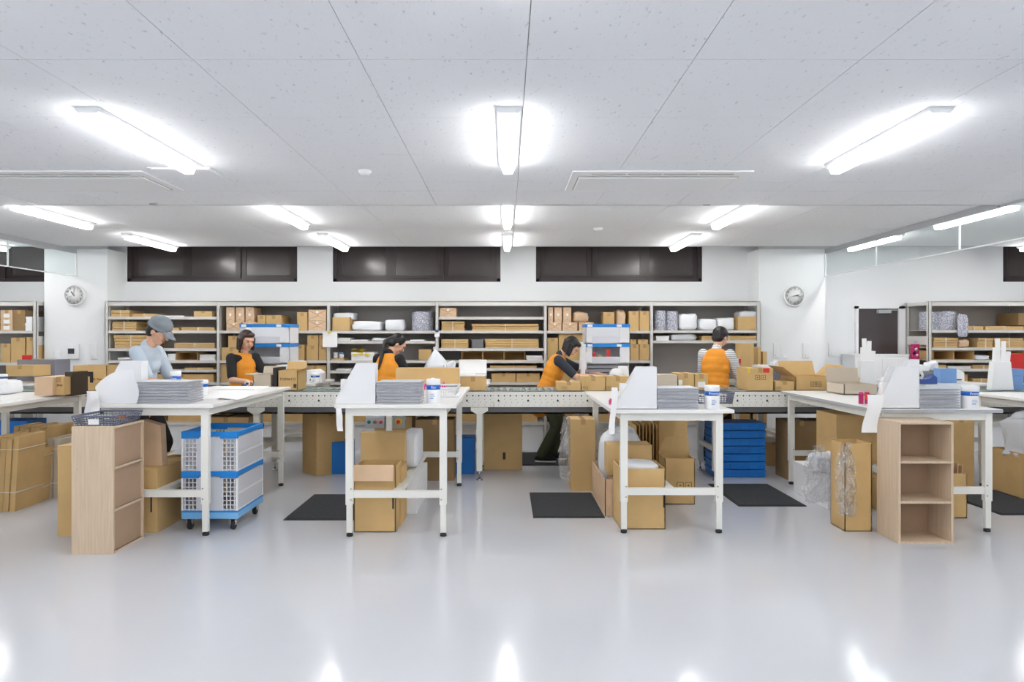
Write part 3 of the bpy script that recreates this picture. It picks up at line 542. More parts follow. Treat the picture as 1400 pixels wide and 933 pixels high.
for px, Y, w_, btn, lab in ((512.5, 7.02, .2, (('green', -.06), ('kraft_dark', 0), ('red', .06)), 'grey control box with green, amber and red buttons under second table'), (545, 7.02, .13, (('red', 0),), 'grey emergency stop box with red mushroom button on yellow plate')):
    q = thing('control_box', lab, 'control box', (X(px, Y), Y, Z(586, Y))); MB().box(-w_/2, w_/2, 0, .08, 0, .12).build('housing', 'box_grey', q, bevel=.01)
    MB().box(-.03, .03, .06, .1, .12, .2).build('bracket', 'white_steel', q)
    for m, dx in btn:
        if w_ < .15: MB().lathe([(.035, 0), (.035, -.004), (0, -.004)], (0, 0, .07), axis='y').build('yellow_plate', 'yellow', q); MB().lathe([(.012, -.004), (.012, -.02), (.022, -.022), (.02, -.034), (0, -.038)], (0, 0, .07), axis='y').build('stop_button', 'red', q)
        else: MB().lathe([(.018, 0), (.018, -.006), (.012, -.008), (.012, -.018), (0, -.02)], (dx, 0, .065), axis='y').build('push_button', m, q)
# ---------------- floor mats ----------------
for x0, x1, y0, y1, lab in ((-1.83, -1.23, 5.6, 6.51, 'black floor mat left of second table'), (.225, .82, 5.67, 6.59, 'black floor mat in centre before tall carton'), (2.065, 2.67, 6.06, 6.98, 'black floor mat right of third table'), (4.18, 4.78, 5.76, 6.7, 'black floor mat at right photo edge'), (.19, .80, 8.0, 8.9, 'black floor mat under green-trousered woman')):
    t = thing('floor_mat', lab, 'mat', ((x0+x1)/2, (y0+y1)/2, 0)); W = (x1-x0)/2; D = (y1-y0)/2
    MB().box(-W, W, -D, D, 0, .006).build('rubber_border', 'mat_edge', t); MB().box(-W+.018, W-.018, -D+.018, D-.018, .004, .01).build('pile', 'mat_black', t)
# ---------------- cube shelves ----------------
def cube_shelf(lab, x, y, rz):
    t = thing('cube_shelf', lab, 'shelf', (x, y, 0), rz); W, D, H, q = .2, .29, .885, .016   # local: opening faces -y
    for s in (-1, 1):
        p = MB().box(s*W-(q if s > 0 else 0), s*W+(0 if s > 0 else q), 0, D, 0, H).build('side_panel', 'wood', t, bevel=.001)
        mb = MB()
        for zz in (.008, .3, .59, H-.012):
            for yy in (.04, D-.05): mb.lathe([(.004, 0), (0, .001)], (s*W if s > 0 else s*W-.001, yy, zz), n=8, axis='x')
        mb.build('screw_cap', 'kraft_light', p)
    for zz in (0, .292, .584, H-q): MB().box(-W+q, W-q, 0, D-.006, zz, zz+q).build('shelf_board', 'wood', t, bevel=.001)
    MB().box(-W+q, W-q, D-.02, D-.016, 0, H).build('back_panel', 'hardboard', t)
    for zz in (0, .292, .584, H-q): MB().box(-W+q, W-q, D-.015, D-.001, zz, zz+q).build('rear_rail', 'wood', t)

cube_shelf('open three-tier wooden cube shelf facing forward under right table', 3.054, 4.963, 0)
cube_shelf('wooden cube shelf turned sideways showing its back, under grey basket', -3.006, 4.918, -math.pi/2)
def basket(lab, x0, x1, y0, y1, z, H=.075, m='basket', tagw=True, cat='basket', name='mesh_basket'):
    t = thing(name, lab, cat, ((x0+x1)/2, (y0+y1)/2, z)); W = (x1-x0)/2; D = (y1-y0)/2; W2, D2 = W*.9, D*.9
    mb = MB(); mb.box(-W2, W2, -D2, D2, 0, .004)
    rim = MB()
    for s in (-1, 1):
        rim.box(-W, W, s*D-.006, s*D+.006, H-.014, H).box(s*W-.006, s*W+.006, -D, D, H-.014, H)
    n = 12
    for s in (-1, 1):
        for k in range(n+1):
            u = -1+2*k/n
            mb.cyl((u*W2, s*D2, .002), (u*W, s*D, H-.01), .0022, n=4); mb.cyl((s*W2, u*D2, .002), (s*W, u*D, H-.01), .0022, n=4)
        for zz in (.015, .03, .045):
            f = .9+.1*zz/H; mb.box(-W*f, W*f, s*D*f-.002, s*D*f+.002, zz, zz+.005).box(s*W*f-.002, s*W*f+.002, -D*f, D*f, zz, zz+.005)
    mb.build('lattice', m, t); rim.build('rim', m, t, bevel=.002)
    if tagw: l = MB().box(-.035, .04, -D*.97-.004, -D*.97, .012, .05).build('label', 'paper', t); text('ﾌｧｲﾙ' if 0 else 'A', 'x', 'ink', l, (0, 0, 0), .001) if 0 else None
    return t
basket('dark grey mesh basket with white label on left wooden cube shelf', -3.01, -2.72, 4.73, 5.1, .885)
# ---------------- crates on dolly ----------------
def crate(lab, x0, x1, y0, y1, z, H=.305, rim='blue', group=None):
    t = thing('folding_crate', lab, 'crate', ((x0+x1)/2, (y0+y1)/2, z), 0, group); W = (x1-x0)/2; D = (y1-y0)/2; h = H-.045
    mb = MB().box(-W, W, -D, D, 0, .006); mb.build('base', 'frost', t)
    for s in (-1, 1):
        MB().box(-W+.11, W-.11, s*D-.003, s*D+.003, .0, h).build('end_panel', 'frost', t)
        MB().box(s*W-.003, s*W+.003, -D, D, 0, h).build('side_panel', 'frost', t)
        rb = MB()
        for k in range(8):
            zz = .01+k*(h-.02)/7
            for a, b in ((-W, -W+.11), (W-.11, W)): rb.box(a, b, s*D-.005, s*D+.005, zz-.003, zz+.003)
        for a in (-W+.02, -W+.05, -W+.08, -W+.11, W-.02, W-.05, W-.08, W-.11): rb.box(a-.003, a+.003, s*D-.005, s*D+.005, 0, h)
        rb.build('lattice', 'frost_file', t)
        rb = MB().box(s*W-.006, s*W+.006, -D, D, h*.47, h*.53).box(s*W-.006, s*W+.006, -D, D, 0, .012)
        for y in (-D, D): rb.box(s*W-.008, s*W+.008, y-.008, y+.008, 0, h)
        rb.build('rib', 'frost_file', t)
    r = MB()
    for s in (-1, 1):
        r.box(-W-.008, W+.008, s*D-.012, s*D+.012, h+.008, H).box(s*W-.012, s*W+.012, -D, D, h+.008, H)
        for q in (-1, 1): r.box(q*(W-.06)-.068, q*(W-.06)+.068, s*D-.012, s*D+.012, h-.008, h+.008)
    r.build('rim', rim, t, bevel=.003)
    return t
cx0, cx1, cy0, cy1 = -2.512, -2.09, 5.30, 5.84
t = thing('crate_dolly', 'light blue dolly on castors carrying translucent crates', 'dolly', ((cx0+cx1)/2, (cy0+cy1)/2, 0)); W = (cx1-cx0)/2+.008; D = (cy1-cy0)/2+.008
MB().box(-W, W, -D, D, .093, .145).build('deck', 'sky', t, bevel=.006); MB().box(-W, W, -D, D, .145, .157).build('deck_rim', 'blue', t)
for sx in (-1, 1):
    for sy in (-1, 1):
        c = (sx*(W-.05), sy*(D-.05)); cs = MB().box(c[0]-.022, c[0]-.016, c[1]-.02, c[1]+.02, .04, .093).box(c[0]+.016, c[0]+.022, c[1]-.02, c[1]+.02, .04, .093).box(c[0]-.03, c[0]+.03, c[1]-.03, c[1]+.03, .088, .094).build('castor_fork', 'chrome', t)
        MB().lathe([(.012, -.013), (.036, -.013), (.04, -.008), (.04, .008), (.036, .013), (.012, .013)], (c[0], c[1], .04), axis='x').build('wheel', 'rubber', cs)
crate('translucent crate with blue rim, lower one on the dolly', cx0, cx1, cy0, cy1, .157, .306); crate('translucent crate with blue rim, upper open one on the dolly', cx0, cx1, cy0, cy1, .464, .306)
# open-fronted crates at rear tables
def shelf_crate(lab, px0, px1, py0, py1, Y, group=None):
    t = thing('storage_crate', lab, 'crate', (X((px0+px1)/2, Y), Y, Z(py1, Y)), 0, group); W = (px1-px0)*Y/F/2; H = (py1-py0)*Y/F-.002; D = .36
    MB().box(-W, -W+.075, 0, .006, 0, H).box(W-.12, W, 0, .006, 0, H).box(-W, W, 0, .006, 0, .012).box(-W, -W+.006, 0, D, 0, H).box(W-.006, W, 0, D, 0, H).box(-W, W, D-.006, D, 0, H).box(-W, W, 0, D, 0, .006).build('shell', 'frost_file', t)
    MB().box(-W+.075, W-.12, 0, .004, .012, H*.35).build('front_panel', 'frost', t)
    MB().box(-W-.004, W+.004, -.008, .01, H-.04, H).box(-W-.006, -W+.006, 0, D, H-.04, H).box(W-.006, W+.006, 0, D, H-.04, H).build('rim', 'blue', t, bevel=.002)
    for x in (-W+.05, W-.13): MB().box(x-.03, x+.03, -.011, -.008, H-.036, H-.006).build('label', 'paper', t)
for nm, px0, px1 in (('behind seated-height woman with open carton', 328, 396), ('right of the green-trousered woman', 801, 861)):
    g = 'left rear stack' if px0 < 500 else 'right rear stack'
    shelf_crate('white crate with blue rim, upper of the %s' % g, px0, px1, 443, 470, 8.35); shelf_crate('white crate with blue rim, lower of the %s' % g, px0, px1, 470, 497.5, 8.35)
    MB_ = None
    tt = thing('drawer_unit', 'low grey letter-tray unit carrying crates of the %s' % g, 'tray unit', (X((px0+px1)/2, 8.35), 8.36, .97)); W = (px1-px0)*8.35/F/2-.01; H = Z(497.5, 8.35)-.97-.001
    MB().box(-W, W, 0, .34, 0, .005).box(-W, W, 0, .34, H-.005, H).box(-W, -W+.006, 0, .34, 0, H).box(W-.006, W, 0, .34, 0, H).build('housing', 'clear_lid', tt)
    for k in range(4): MB().box(-W+.01, W-.01, .0, .33, .012+k*(H-.02)/4, .012+(k+.75)*(H-.02)/4).build('tray', 'grey_tray', tt)
# ---------------- tabletop goods ----------------
def canister(lab, x, y, z, H=.185, r=.052, word='flan', band='label_blue'):
    t = thing('wipes_canister', lab, 'canister', (x, y, z)); 
    MB().lathe([(r*.97, 0), (r, .004), (r, H*.8), (0, H*.8)], n=28).build('body', 'white', t)
    MB().lathe([(r*1.04, H*.79), (r*1.05, H*.81), (r*1.05, H*.97), (r*.98, H), (0, H)], n=28).build('lid', 'white', t)
    MB().lathe([(r*1.005, H*.57), (r*1.005, H*.76)], n=28).build('band', band, t)
    text(word, 'lettering', 'white', t, (r*.15, -r*1.0-.004, H*.665), .028)
    MB().box(-r*.35, r*.1, -r*1.0-.003, -r*.9, H*.2, H*.24).box(-r*.35, r*.3, -r*1.0-.003, -r*.9, H*.3, H*.32).box(-r*.35, r*.2, -r*1.0-.003, -r*.9, H*.38, H*.4).build('small_print', 'denim', t)
canister('wipes canister with blue band at front of second table', X(592.5, 5.22), 5.22, 1.0); canister('wipes canister with blue band at front of third table', X(973.5, 5.27), 5.27, .952, H=.18, r=.055, word='Premium')
canister('wipes canister with blue band at front of grey-edged table', X(1326, 5.3), 5.3, .952, H=.175, r=.06, word='Premium'); canister('wipes canister with blue band mid-way along the crate table', X(273, 5.9), 5.9, 1.0, H=.135, r=.066)
canister('tall wipes canister beside the capped worker', X(240, 6.2), 6.2, 1.0, H=.2, r=.045, word='Pana'); canister('small blue banded canister on carton at far left', X(61, 6.9), 6.3, 1.072, H=.09, r=.052, band='navy', word='')
canister('small blue banded canister near open carton woman', X(431, 7.95), 7.95, .97, H=.12, r=.05)
def file_box(lab, px0, px1, pyt, pyb, Y, ptl, D=.1, m='frost_file'):
    t = thing('magazine_file', lab, 'file box', (X(px1, Y), Y, Z(pyb, Y))); W = (px1-px0)*Y/F; H = (pyb-pyt)*Y/F; a = (px1-ptl)*Y/F
    pts = [(-W, 0), (0, 0), (0, H), (-a, H), (-W, H*.12)]
    MB().prism(pts, 0, .004).build('front_side', m, t); MB().prism(pts, D-.004, D).build('rear_side', m, t)
    MB().box(-.004, 0, .004, D-.004, 0, H).build('spine', m, t); MB().box(-W, 0, .004, D-.004, 0, .004).build('base', m, t)
    MB().box(-W*.9, -.02, .03, D-.03, .01, H*.6).build('document_block', 'paper', t)
file_box('slanted white magazine file at left corner of second table', 459, 513, 497, 552.5, 5.14, 487); file_box('slanted white magazine file at left corner of third table', 843, 898, 502, 559, 5.22, 872)
file_box('slanted white magazine file at left corner of grey-edged table', 1203, 1257, 502, 558, 5.26, 1225); file_box('second white magazine file standing just behind the grey-edged table one', 1206, 1257, 492, 553, 5.4, 1245)
file_box('white magazine file behind limp plastic bag on crate table', 138, 193, 494, 549, 5.3, 165)
def wallets(lab, x0, x1, y0, y1, z, H, n):
    h = H/n; me = None
    for k in range(n):
        a = thing('clear_wallet_pack', '%s, %s from top' % (lab, ORD[n-k]), 'plastic wallets', ((x0+x1)/2+random.uniform(-.003, .003), (y0+y1)/2, z+k*h), random.uniform(-.01, .01), 'clear wallet packs')
        if me is None:
            W = (x1-x0)/2; D = (y1-y0)/2
            me = MB().grid(10, 6, lambda u, v: (-W+2*W*u, -D+2*D*v, h*.55+.002*math.sin(u*9+v*3)))
            me.box(-W, W, -D, D, h*.08, h*.55); me = me.mesh('wallet_body', 'sheet_grey'); m2 = MB().box(-W-.001, W+.001, -D-.001, D+.001, h*.72, h*.9).mesh('paper_insert', 'clear_lid')
        for q, nm in ((me, 'wallet_body'), (m2, 'paper_insert')):
            o = bpy.data.objects.new(nm, q); COL.objects.link(o); o.parent = a
wallets('grey wallet pack in stack on crate table', X(184, 5.16), X(257, 5.16), 5.16, 5.42, 1.0, .17, 8); wallets('grey wallet pack in stack on second table', X(514.5, 5.14), X(574, 5.14), 5.14, 5.4, 1.0, .17, 8)
wallets('grey wallet pack in stack on third table', X(899, 5.22), X(955, 5.22), 5.22, 5.48, .952, .165, 8); wallets('grey wallet pack in stack on grey-edged table', X(1258, 5.25), X(1312, 5.25), 5.25, 5.5, .952, .16, 8)
# limp bag over corner of crate table
t = thing('plastic_sheet_roll', 'limp translucent plastic sheet draped off left corner of crate table', 'plastic sheet', (X(160, 5.12), 5.15, 1.0))
MB().grid(14, 8, lambda u, v: (-.15+.29*u+.02*math.sin(v*5), -.02+.1*math.sin(u*3.1)*v*.2, .255*v*(1-.5*(1-u)**3)+.004)).build('sheet_body', 'kraft_grey' if 0 else 'frost_file', t)
MB().grid(6, 8, lambda u, v: (-.22+.08*u+.012*math.sin(v*6), -.045-.01*math.sin(v*3), .1-.2*v)).build('hanging_flap', 'frost_file', t)
def tape_disp(lab, x, y, z, m, s=1.0, rz=0, tape='paper', name='tape_dispenser'):
    t = thing(name, lab, 'tape dispenser', (x, y, z), rz)
    MB().prism([(-.1*s, 0), (.1*s, 0), (.1*s, .045*s), (.075*s, .065*s), (.05*s, .04*s), (-.01*s, .03*s), (-.05*s, .055*s), (-.09*s, .05*s)], -.035*s, .035*s).build('base', m, t, bevel=.003)
    MB().torus((-.02*s, 0, .06*s), .032*s, .011*s).build('tape_roll', tape, t); MB().cyl((-.02*s, -.03*s, .06*s), (-.02*s, .03*s, .06*s), .008*s).build('spindle', 'dark', t)
tape_disp('navy desktop tape dispenser on stack at grey-edged table', X(1276, 5.45), 5.62, .952+.17, 'navy', 1.15); 
wbox('grey stand block beneath the navy tape dispenser', X(1257, 5.6), X(1330, 5.6), 5.52, 5.85, .952, 1.12, 'clear_lid', name='plinth_box')
wbox('light blue open box beside navy tape dispenser', X(1288, 5.7), X(1311, 5.7), 5.72, 5.82, 1.121, 1.24, 'denim', lid=False)
tape_disp('pink tape dispenser standing behind second table canister', X(595, 6.6), 6.6, 1.0, 'pink', 1.1); 
t = thing('spring_clip', 'pink clip peg on left edge of third table', 'clip', (X(835, 5.6), 5.6, .97)); MB().box(-.015, .015, -.01, .01, -.1, .02).box(-.008, .008, -.02, .02, -.06, .03).build('jaw', 'pink', t, bevel=.004); MB().torus((.0, 0, .01), .01, .003).build('spring', 'chrome', t)
def strip(lab, px0, py0, px1, py1, wpx, Y, m='paper', cat='paper', name='paper_slip'):
    z0 = Z(py0, Y); H = (py1-py0)*Y/F; dx = (px1-px0)*Y/F; W = wpx*Y/F
    return tag(MB().grid(4, 14, lambda u, v: (dx*v+W*u+.004*math.sin(v*6), -.012*math.sin(v*5+u), -H*v)).build(name, m, None, (X(px0, Y), Y, z0)), lab, cat)
strip('white receipt strip hanging from left edge of third table', 836, 530, 833, 594, 8, 5.16); strip('long white receipt with fine print hanging off grey-edged table', 1186, 540, 1179, 592, 21, 5.19)
strip('white slip hanging from left corner of second table', 459, 558, 461, 590, 8, 5.09); strip('white curled slip hanging off the crate table corner', 123, 535, 124, 566, 12, 5.07)
for k, px in enumerate((1173, 1181)):
    t = thing('magenta_marker', 'magenta highlighter on grey-edged table, %s of two' % ['left', 'right'][k], 'pen', (X(px, 5.7), 5.65, .952)); MB().box(-.017, .017, -.012, .012, 0, .085).build('barrel', 'magenta', t, bevel=.003); MB().box(-.014, .014, -.01, .01, .085, .1).build('cap', 'pink', t)
t = thing('toy_clip', 'red bulldog clip gripping receipt on grey-edged table', 'clip', (X(1192, 5.3), 5.3, 1.02)); MB().prism([(-.05, 0), (.05, .01), (.055, .035), (.0, .03), (-.045, .045)], -.02, .02).build('jaw', 'red', t, bevel=.004); MB().torus((.06, 0, 0), .018, .004).build('wire_handle', 'chrome', t)
# papers lying on tables
for x0, x1, y0, y1, z, lab in ((-2.75, -2.32, 5.45, 5.75, 1.0, 'white printed sheet lying by front right of crate table'), (-2.95, -2.4, 6.5, 6.9, 1.0, 'white sheets at the rear of crate table'), (-.68, -.4, 5.7, 6.1, 1.0, 'document tray papers at right of second table')):
    sheets(lab, x0, x1, y0, y1, z, z+.012, 3)
t = thing('white_tray_sheet', 'large white folded sheet propped on crate table front', 'paper', (X(325, 5.6), 5.5, 1.0)); MB().grid(8, 6, lambda u, v: (-.3+.34*u, v*.45, .006+.03*v*v+.008*math.sin(u*4))).build('sheet', 'paper', t)
basket('grey mesh basket between wallets and canister on third table', X(955, 5.6), X(985, 5.6)+.12, 5.62, 5.8, .952, .1, tagw=False); basket('clear letter tray behind canister on second table', X(585, 5.9), X(618, 5.9)+.05, 5.75, 6.2, 1.0, .08, m='clear_lid', tagw=False)
# cartons on conveyor and tables : label, px0, px1, pytop, pybottom, Y, depth, kwargs
def bx(lab, px0, px1, pt, pb, Y, D, **k): return carton(lab, X(px0, Y), X(px1, Y), Y, Y+D, Z(pb, Y), Z(pt, Y), **k)
cz = 534.4
bx('open grey-sided carton held by orange-aproned woman on conveyor', 346, 371, 513, cz, 7.2, .3, m='kraft_grey', opn=True, flaps=(0,1,1,0))
c = bx('printed kraft carton right of the dark gap on conveyor', 380, 407, 507, cz, 7.2, .3, flaps=(0,1,0,1), opn=True); 
text('TOMATO', 'lettering', 'ink', c, (0, -.153, .12), .04); MB().box(.06, .09, -.153, -.151, .03, .07).build('printed_marks', 'ink', c)
wbox('narrow dark block standing in for shaded gap between two cartons on conveyor', X(372.5, 7.2), X(379, 7.2), 7.2, 7.5, CZ, Z(503, 7.2), 'dark', lid=False)  # dark block painted in for the shade of the gap between the cartons
bx('long low kraft carton on second table rear', 541, 627, 503.5, 527, 6.93, .15, tape=False); bx('kraft carton on conveyor right of long low carton', 629, 664, 515.5, cz, 7.2, .3, m='kraft')
sheets('white invoice sheets lying on carton beside long low carton', X(628, 7.25), X(664, 7.25), 7.22, 7.5, Z(515.5, 7.2)+.001, Z(515.5, 7.2)+.015, 4)
tag(MB().grid(6, 6, lambda u, v: (u*.3, .03*math.sin(v*2), v*.15)).build('leaning_invoice', 'paper', None, (X(627, 7.35), 7.36, Z(512, 7.2))), 'large white invoice sheet leaning upright on carton near conveyor gap', 'paper')
bx('small low kraft carton on conveyor below green-trousered woman', 762, 794, 523, cz, 7.2, .28, face=(-.05, .03, .025)); bx('kraft carton, middle one of three on conveyor near centre', 795, 827.5, 515, cz, 7.2, .3, face=(-.09, .03, .028)); bx('kraft carton, right one of three on conveyor near centre', 828.5, 861, 515, cz, 7.2, .3, face=(-.1, .03, .028))
bx('grey-tan carton with open lid at rear of conveyor', 899, 926, 513, cz-.5, 7.3, .3, m='kraft_grey', tape=False); bx('kraft carton with white label at rear of conveyor', 927, 949, 511, cz-.7, 7.35, .3, label=(-.06, .08, .02, .03)); bx('kraft carton partly behind striped-sleeved worker', 950, 968, 512, cz-.7, 7.35, .3, label=(0, .06, .04, .03))
c = bx('tall kraft carton with red sticker on conveyor', 1022, 1057, 503.5, cz, 7.2, .34, face=(.0, .14, .05)); MB().box(-.02+.05, .045+.05, -.173, -.171, .19, .237).build('red_sticker', 'red', c)
MB().box(-.135, -.11, -.173, -.171, .19, .237).build('yellow_sticker', 'yellow', c)
bx('little kraft carton between red-stickered and long cartons', 1060, 1086, 522, cz, 7.2, .22, face=(-.07, .03, .025)); bx('long kraft carton with face-like care print, open flaps, on conveyor', 1088, 1138, 516, cz, 7.2, .4, opn=True, flaps=(0,1,1,1), face=(.02, .07, .05), fa=(1.9, 1.2, .9, .8)); c = bx('kraft carton with red tag right of the long printed one', 1139, 1176, 516, cz, 7.2, .35, tape=True); MB().box(.04, .11, -.177, -.175, .09, .13).build('red_sticker', 'red', c)
bx('shallow open carton on rear of grey-edged table', 1154, 1200, 526, 540, 6.5, .35, m='kraft_grey', opn=True, flaps=(0,1,0,0), fa=(1.9, .5, 1, 1)); 
tag(MB().box(-.1, .1, -.08, .08, 0, .07).build('blue_box', 'blue_dark', None, (X(1065, 7.6), 7.6, CZ+.0)), 'small bright blue tub behind little carton on conveyor', 'tub')
# left end goods on T0 and conveyor
bx('cream fronted kraft carton on left-edge table', 47, 72, 516, 541.0, 6.35, .35, m='kraft_light', tape=False); c = bx('printed kraft carton side by cream fronted one', 73, 87, 516, 540.6, 6.4, .35); text('ﾄﾏﾄ' if 0 else 'ITIPW', 'lettering', 'ink', c, (0, -.177, .09), .03)
wbox('narrow dark box beside printed carton on left-edge table', X(88, 6.5), X(99, 6.5), 6.5, 6.75, .945, Z(509, 6.5), 'ink', lid=False)
c = bx('tall printed carton with black arch cut-out at far left', 100, 146, 500, cz, 7.2, .25, opn=True, flaps=(0,0,0,0)); MB().prism([(-.085, .11), (-.085, .2), (.035, .2), (.035, .06), (.0, .06), (.0, .15), (-.045, .15), (-.045, .06), (-.06, .06), (-.06, .14)], -.128, -.126).build('arch_print', 'dark', c); text('YL Tomato', 'lettering', 'ink', c, (.1, -.128, .12), .03)
bx('low kraft carton in front of arch-printed carton', 111, 140, 524, 534.4, 7.14, .05, tape=False)
bx('kraft carton at rear of left-edge table', 8, 46, 500, 514.8, 7.95, .3); wbox('white grey tray pile behind far-left carton', X(6, 8.1), X(60, 8.1), 8.3, 8.6, .97, Z(492, 8.3), 'grey_tray', lid=False)
wbox('small red box on tray pile at far left', X(31, 8.35), X(41, 8.35), 8.33, 8.4, Z(492, 8.3)+.001, Z(486, 8.3), 'red', lid=False)
sheets('white sheets spread over the left-edge table', -5.1, -4.4, 5.7, 6.2, .945, .955, 2)
soft('foam_piece', 'white soft wrap at left end of left-edge table', 'foam', -5.1, -4.85, 6.6, 6.9, .945, 1.08, 'foam', seed=21)
# rear station clutter
def station(x, lab, zt=.97, seed=0, red=True):
    r = random.Random(seed)
    for k in range(4): sheets('grey document tray, %s from bottom, on table %s' % (ORD[k+1], lab), x-.22, x+.12, 8.0, 8.28, zt+k*.034, zt+k*.034+.031, 3, m='grey_tray', name='document_tray', cat='tray')
    z = zt+.137
    wbox('white carton of sleeves on the trays %s' % lab, x-.2, x-.02, 8.02, 8.2, z, z+.07, 'white')
    soft('plastic_bag', 'small white bag on trays %s' % lab, 'bag', x+.0, x+.12, 8.05, 8.2, z, z+.11, 'bag_white', seed=seed, amp=.4)
    t = thing('label_printer', 'white label printer on table %s' % lab, 'printer', (x+.26, 8.05, zt)); MB().prism([(-.09, 0), (.09, 0), (.09, .12), (.03, .16), (-.09, .15)], -.09, .09).build('housing', 'white', t, bevel=.01); MB().box(-.05, .05, -.095, -.09, .03, .045).build('paper_slot', 'dark', t); MB().box(-.04, .04, -.15, -.08, .03, .032).build('paper_tongue', 'paper', t)
station(-2.5, 'near woman holding open carton', seed=1); station(3.15, 'near the right clock', seed=4)
station(5.0, 'at far right', seed=5); station(-.72, 'beside ponytailed woman', seed=2)
def sleeve_rack(lab, px, Y, z0, ptop, w_=.16):
    t = thing('sleeve_rack', lab, 'paper rack', (X(px, Y), Y, z0)); H = Z(ptop, Y)-z0
    MB().prism([(-w_*.6, 0), (w_*.6, 0), (w_*.45, H*.55), (-w_*.45, H*.55)], 0, .08).build('holder', 'white', t, bevel=.004)
    for k, (dx, h, q) in enumerate(((-.4, .82, .05), (-.1, 1.0, -.03), (.18, .95, .02), (.4, .75, .1))): o = MB().box(-.025, .025, 0, .006, 0, H*h-H*.3).build('paper_sleeve', 'paper', t, (dx*w_, .02+.012*k, H*.3)); o.rotation_euler = (0, q, 0)
sleeve_rack('white rack of upright paper sleeves before the dark door', 1187, 7.6, CZ, 463, .16); sleeve_rack('white rack of upright paper sleeves near right photo edge', 1371, 7.3, CZ, 463, .2)
sleeve_rack('slim white rack of paper sleeves left of right rear crates', 797, 8.28, .97, 468, .05)
cb = MB()
def cbf(u, v):
    a = 2*math.pi*u; rr = (1-max(0, (v-.42)/.58)**1.15*.97)*(1+.12*noise.noise(Vector((math.cos(a)*2, math.sin(a)*2, v*3)))+.05*math.sin(7*a)*v); return (.155*rr*math.cos(a)-.03*v*v, .1*rr*math.sin(a), v*.39)
cb.grid(36, 16, cbf); cb.box(-.05, -.02, -.004, .004, .375, .42); tag(cb.build('carrier_bag', 'bag_white', None, (X(598, 8.45), 8.45, .97)), 'white knotted carrier bag standing right of ponytailed woman', 'bag')
for k, (px, m) in enumerate(((582, 'red'), (592, 'paper'), (606, 'kraft_light'), (611, 'pink'))):
    t = thing('small_bottle', ['red lidded bottle at left', 'white lidded bottle', 'kraft lidded bottle', 'pink lidded bottle at right'][k]+' of the row behind long low carton', 'bottle', (X(px, 7.9), 7.92, .97)); MB().lathe([(.03, 0), (.03, .1), (.018, .12), (.018, .13)]).build('bottle_body', 'clear_lid', t); MB().lathe([(.02, .128), (.02, .16), (0, .16)]).build('cap', m, t)
for k, (px, pt, m, w_) in enumerate(((812, 482, 'red', .04), (820, 485, 'kraft', .05), (832, 478, 'red', .05))):
    Y = 8.38; wbox(['red and white packet at left inside right rear crate', 'small kraft box inside right rear crate', 'red framed card inside right rear crate'][k], X(px, Y)-w_/2, X(px, Y)+w_/2, Y, Y+.03, Z(497.5, 8.35)+.012, Z(pt, Y), m, lid=False, lm='paper')
t = thing('paper_roll_stand', 'white paper roll and folded card near right rear crates', 'paper roll', (X(842, 7.95), 7.9, .97)); MB().lathe([(.02, -.04), (.075, -.04), (.075, .04), (.02, .04)], (0, .02, .1), axis='y').build('paper_roll', 'paper', t); MB().prism([(.02, .0), (.16, .0), (.14, .2), (.03, .2)], .06, .07).build('card', 'paper', t)
t = thing('framed_case', 'red and white carton pair on tray beside striped-sleeved worker', 'carton', (X(1025, 8.0), 8.5, 1.18)); MB().box(-.07, .07, 0, .1, 0, .06).build('body', 'paper', t); MB().box(-.03, .0, -.002, 0, .0, .06).box(.04, .07, -.002, 0, .0, .06).build('red_panel', 'red', t)
wbox('open cardboard back box on rear table right of striped worker', X(1014, 8.5), X(1033, 8.5), 8.55, 8.75, .97, Z(470, 8.5), 'kraft', lid=False); 
for k, (a, b, tp) in enumerate(((1036, 1041, 475), (1043, 1049, 481))): wbox('upright kraft board package, %s of two beside shelving end' % ['left', 'right'][k], X(a, 8.8), X(b, 8.8), 8.8, 8.98, .0, Z(tp, 8.8), 'kraft', lid=False)
wbox('pale blue box on conveyor near right photo edge', X(1381, 7.3), X(1402, 7.3), 7.32, 7.5, CZ, Z(505, 7.3), 'denim', lid=True, lm='denim'); wbox('red and white packet box near right photo edge', X(1387, 7.9), X(1408, 7.9), 7.95, 8.1, .97, Z(484, 7.9), 'red')
tape_disp('blue tape dispenser near wrapped cartons left of open-carton woman', X(340, 7.6), 7.6, CZ, 'navy', .8)
# ---------------- under tables ----------------
def fl(lab, px0, px1, pt, pb, D, **k):
    Y = 1.5*F/(pb-VY); return carton(lab, X(px0, Y), X(px1, Y), Y, Y+D, 0, Z(pt, Y), **k)
carton('kraft carton with hand slot behind wooden cube shelf under crate table', -2.95, -2.68, 5.24, 5.7, 0, .49, handle=(.09, .16, .3), tape=False)
carton('kraft carton behind slotted one under crate table', -2.95, -2.67, 5.72, 6.1, 0, .5, tape=False)
t = tag(MB().prism([(-.09, 0), (.06, 0), (.045, .32), (-.1, .36)], -.04, .04).build('folded_paper_bag', 'kraft_light', None, (-2.76, 5.4, .492)), 'tall kraft paper bag standing on carton under crate table', 'bag')
tag(MB().grid(5, 5, lambda u, v: (.02+u*.22, v*.4, .0+.06*v+.01*math.sin(u*5))).build('foam_sheet', 'foam', None, (-2.87, 5.74, .51)), 'white foam sheet lying on cartons under crate table', 'foam')
carton('tall narrow kraft carton left of sideways cube shelf', -3.386, -3.06, 5.15, 5.45, 0, .684, tape=False)
carton('tall kraft carton behind crates under conveyor', -3.2, -2.72, 7.2, 7.5, 0, .66)
carton('kraft carton under crate table rear', -2.95, -2.6, 6.3, 6.6, 0, .62)
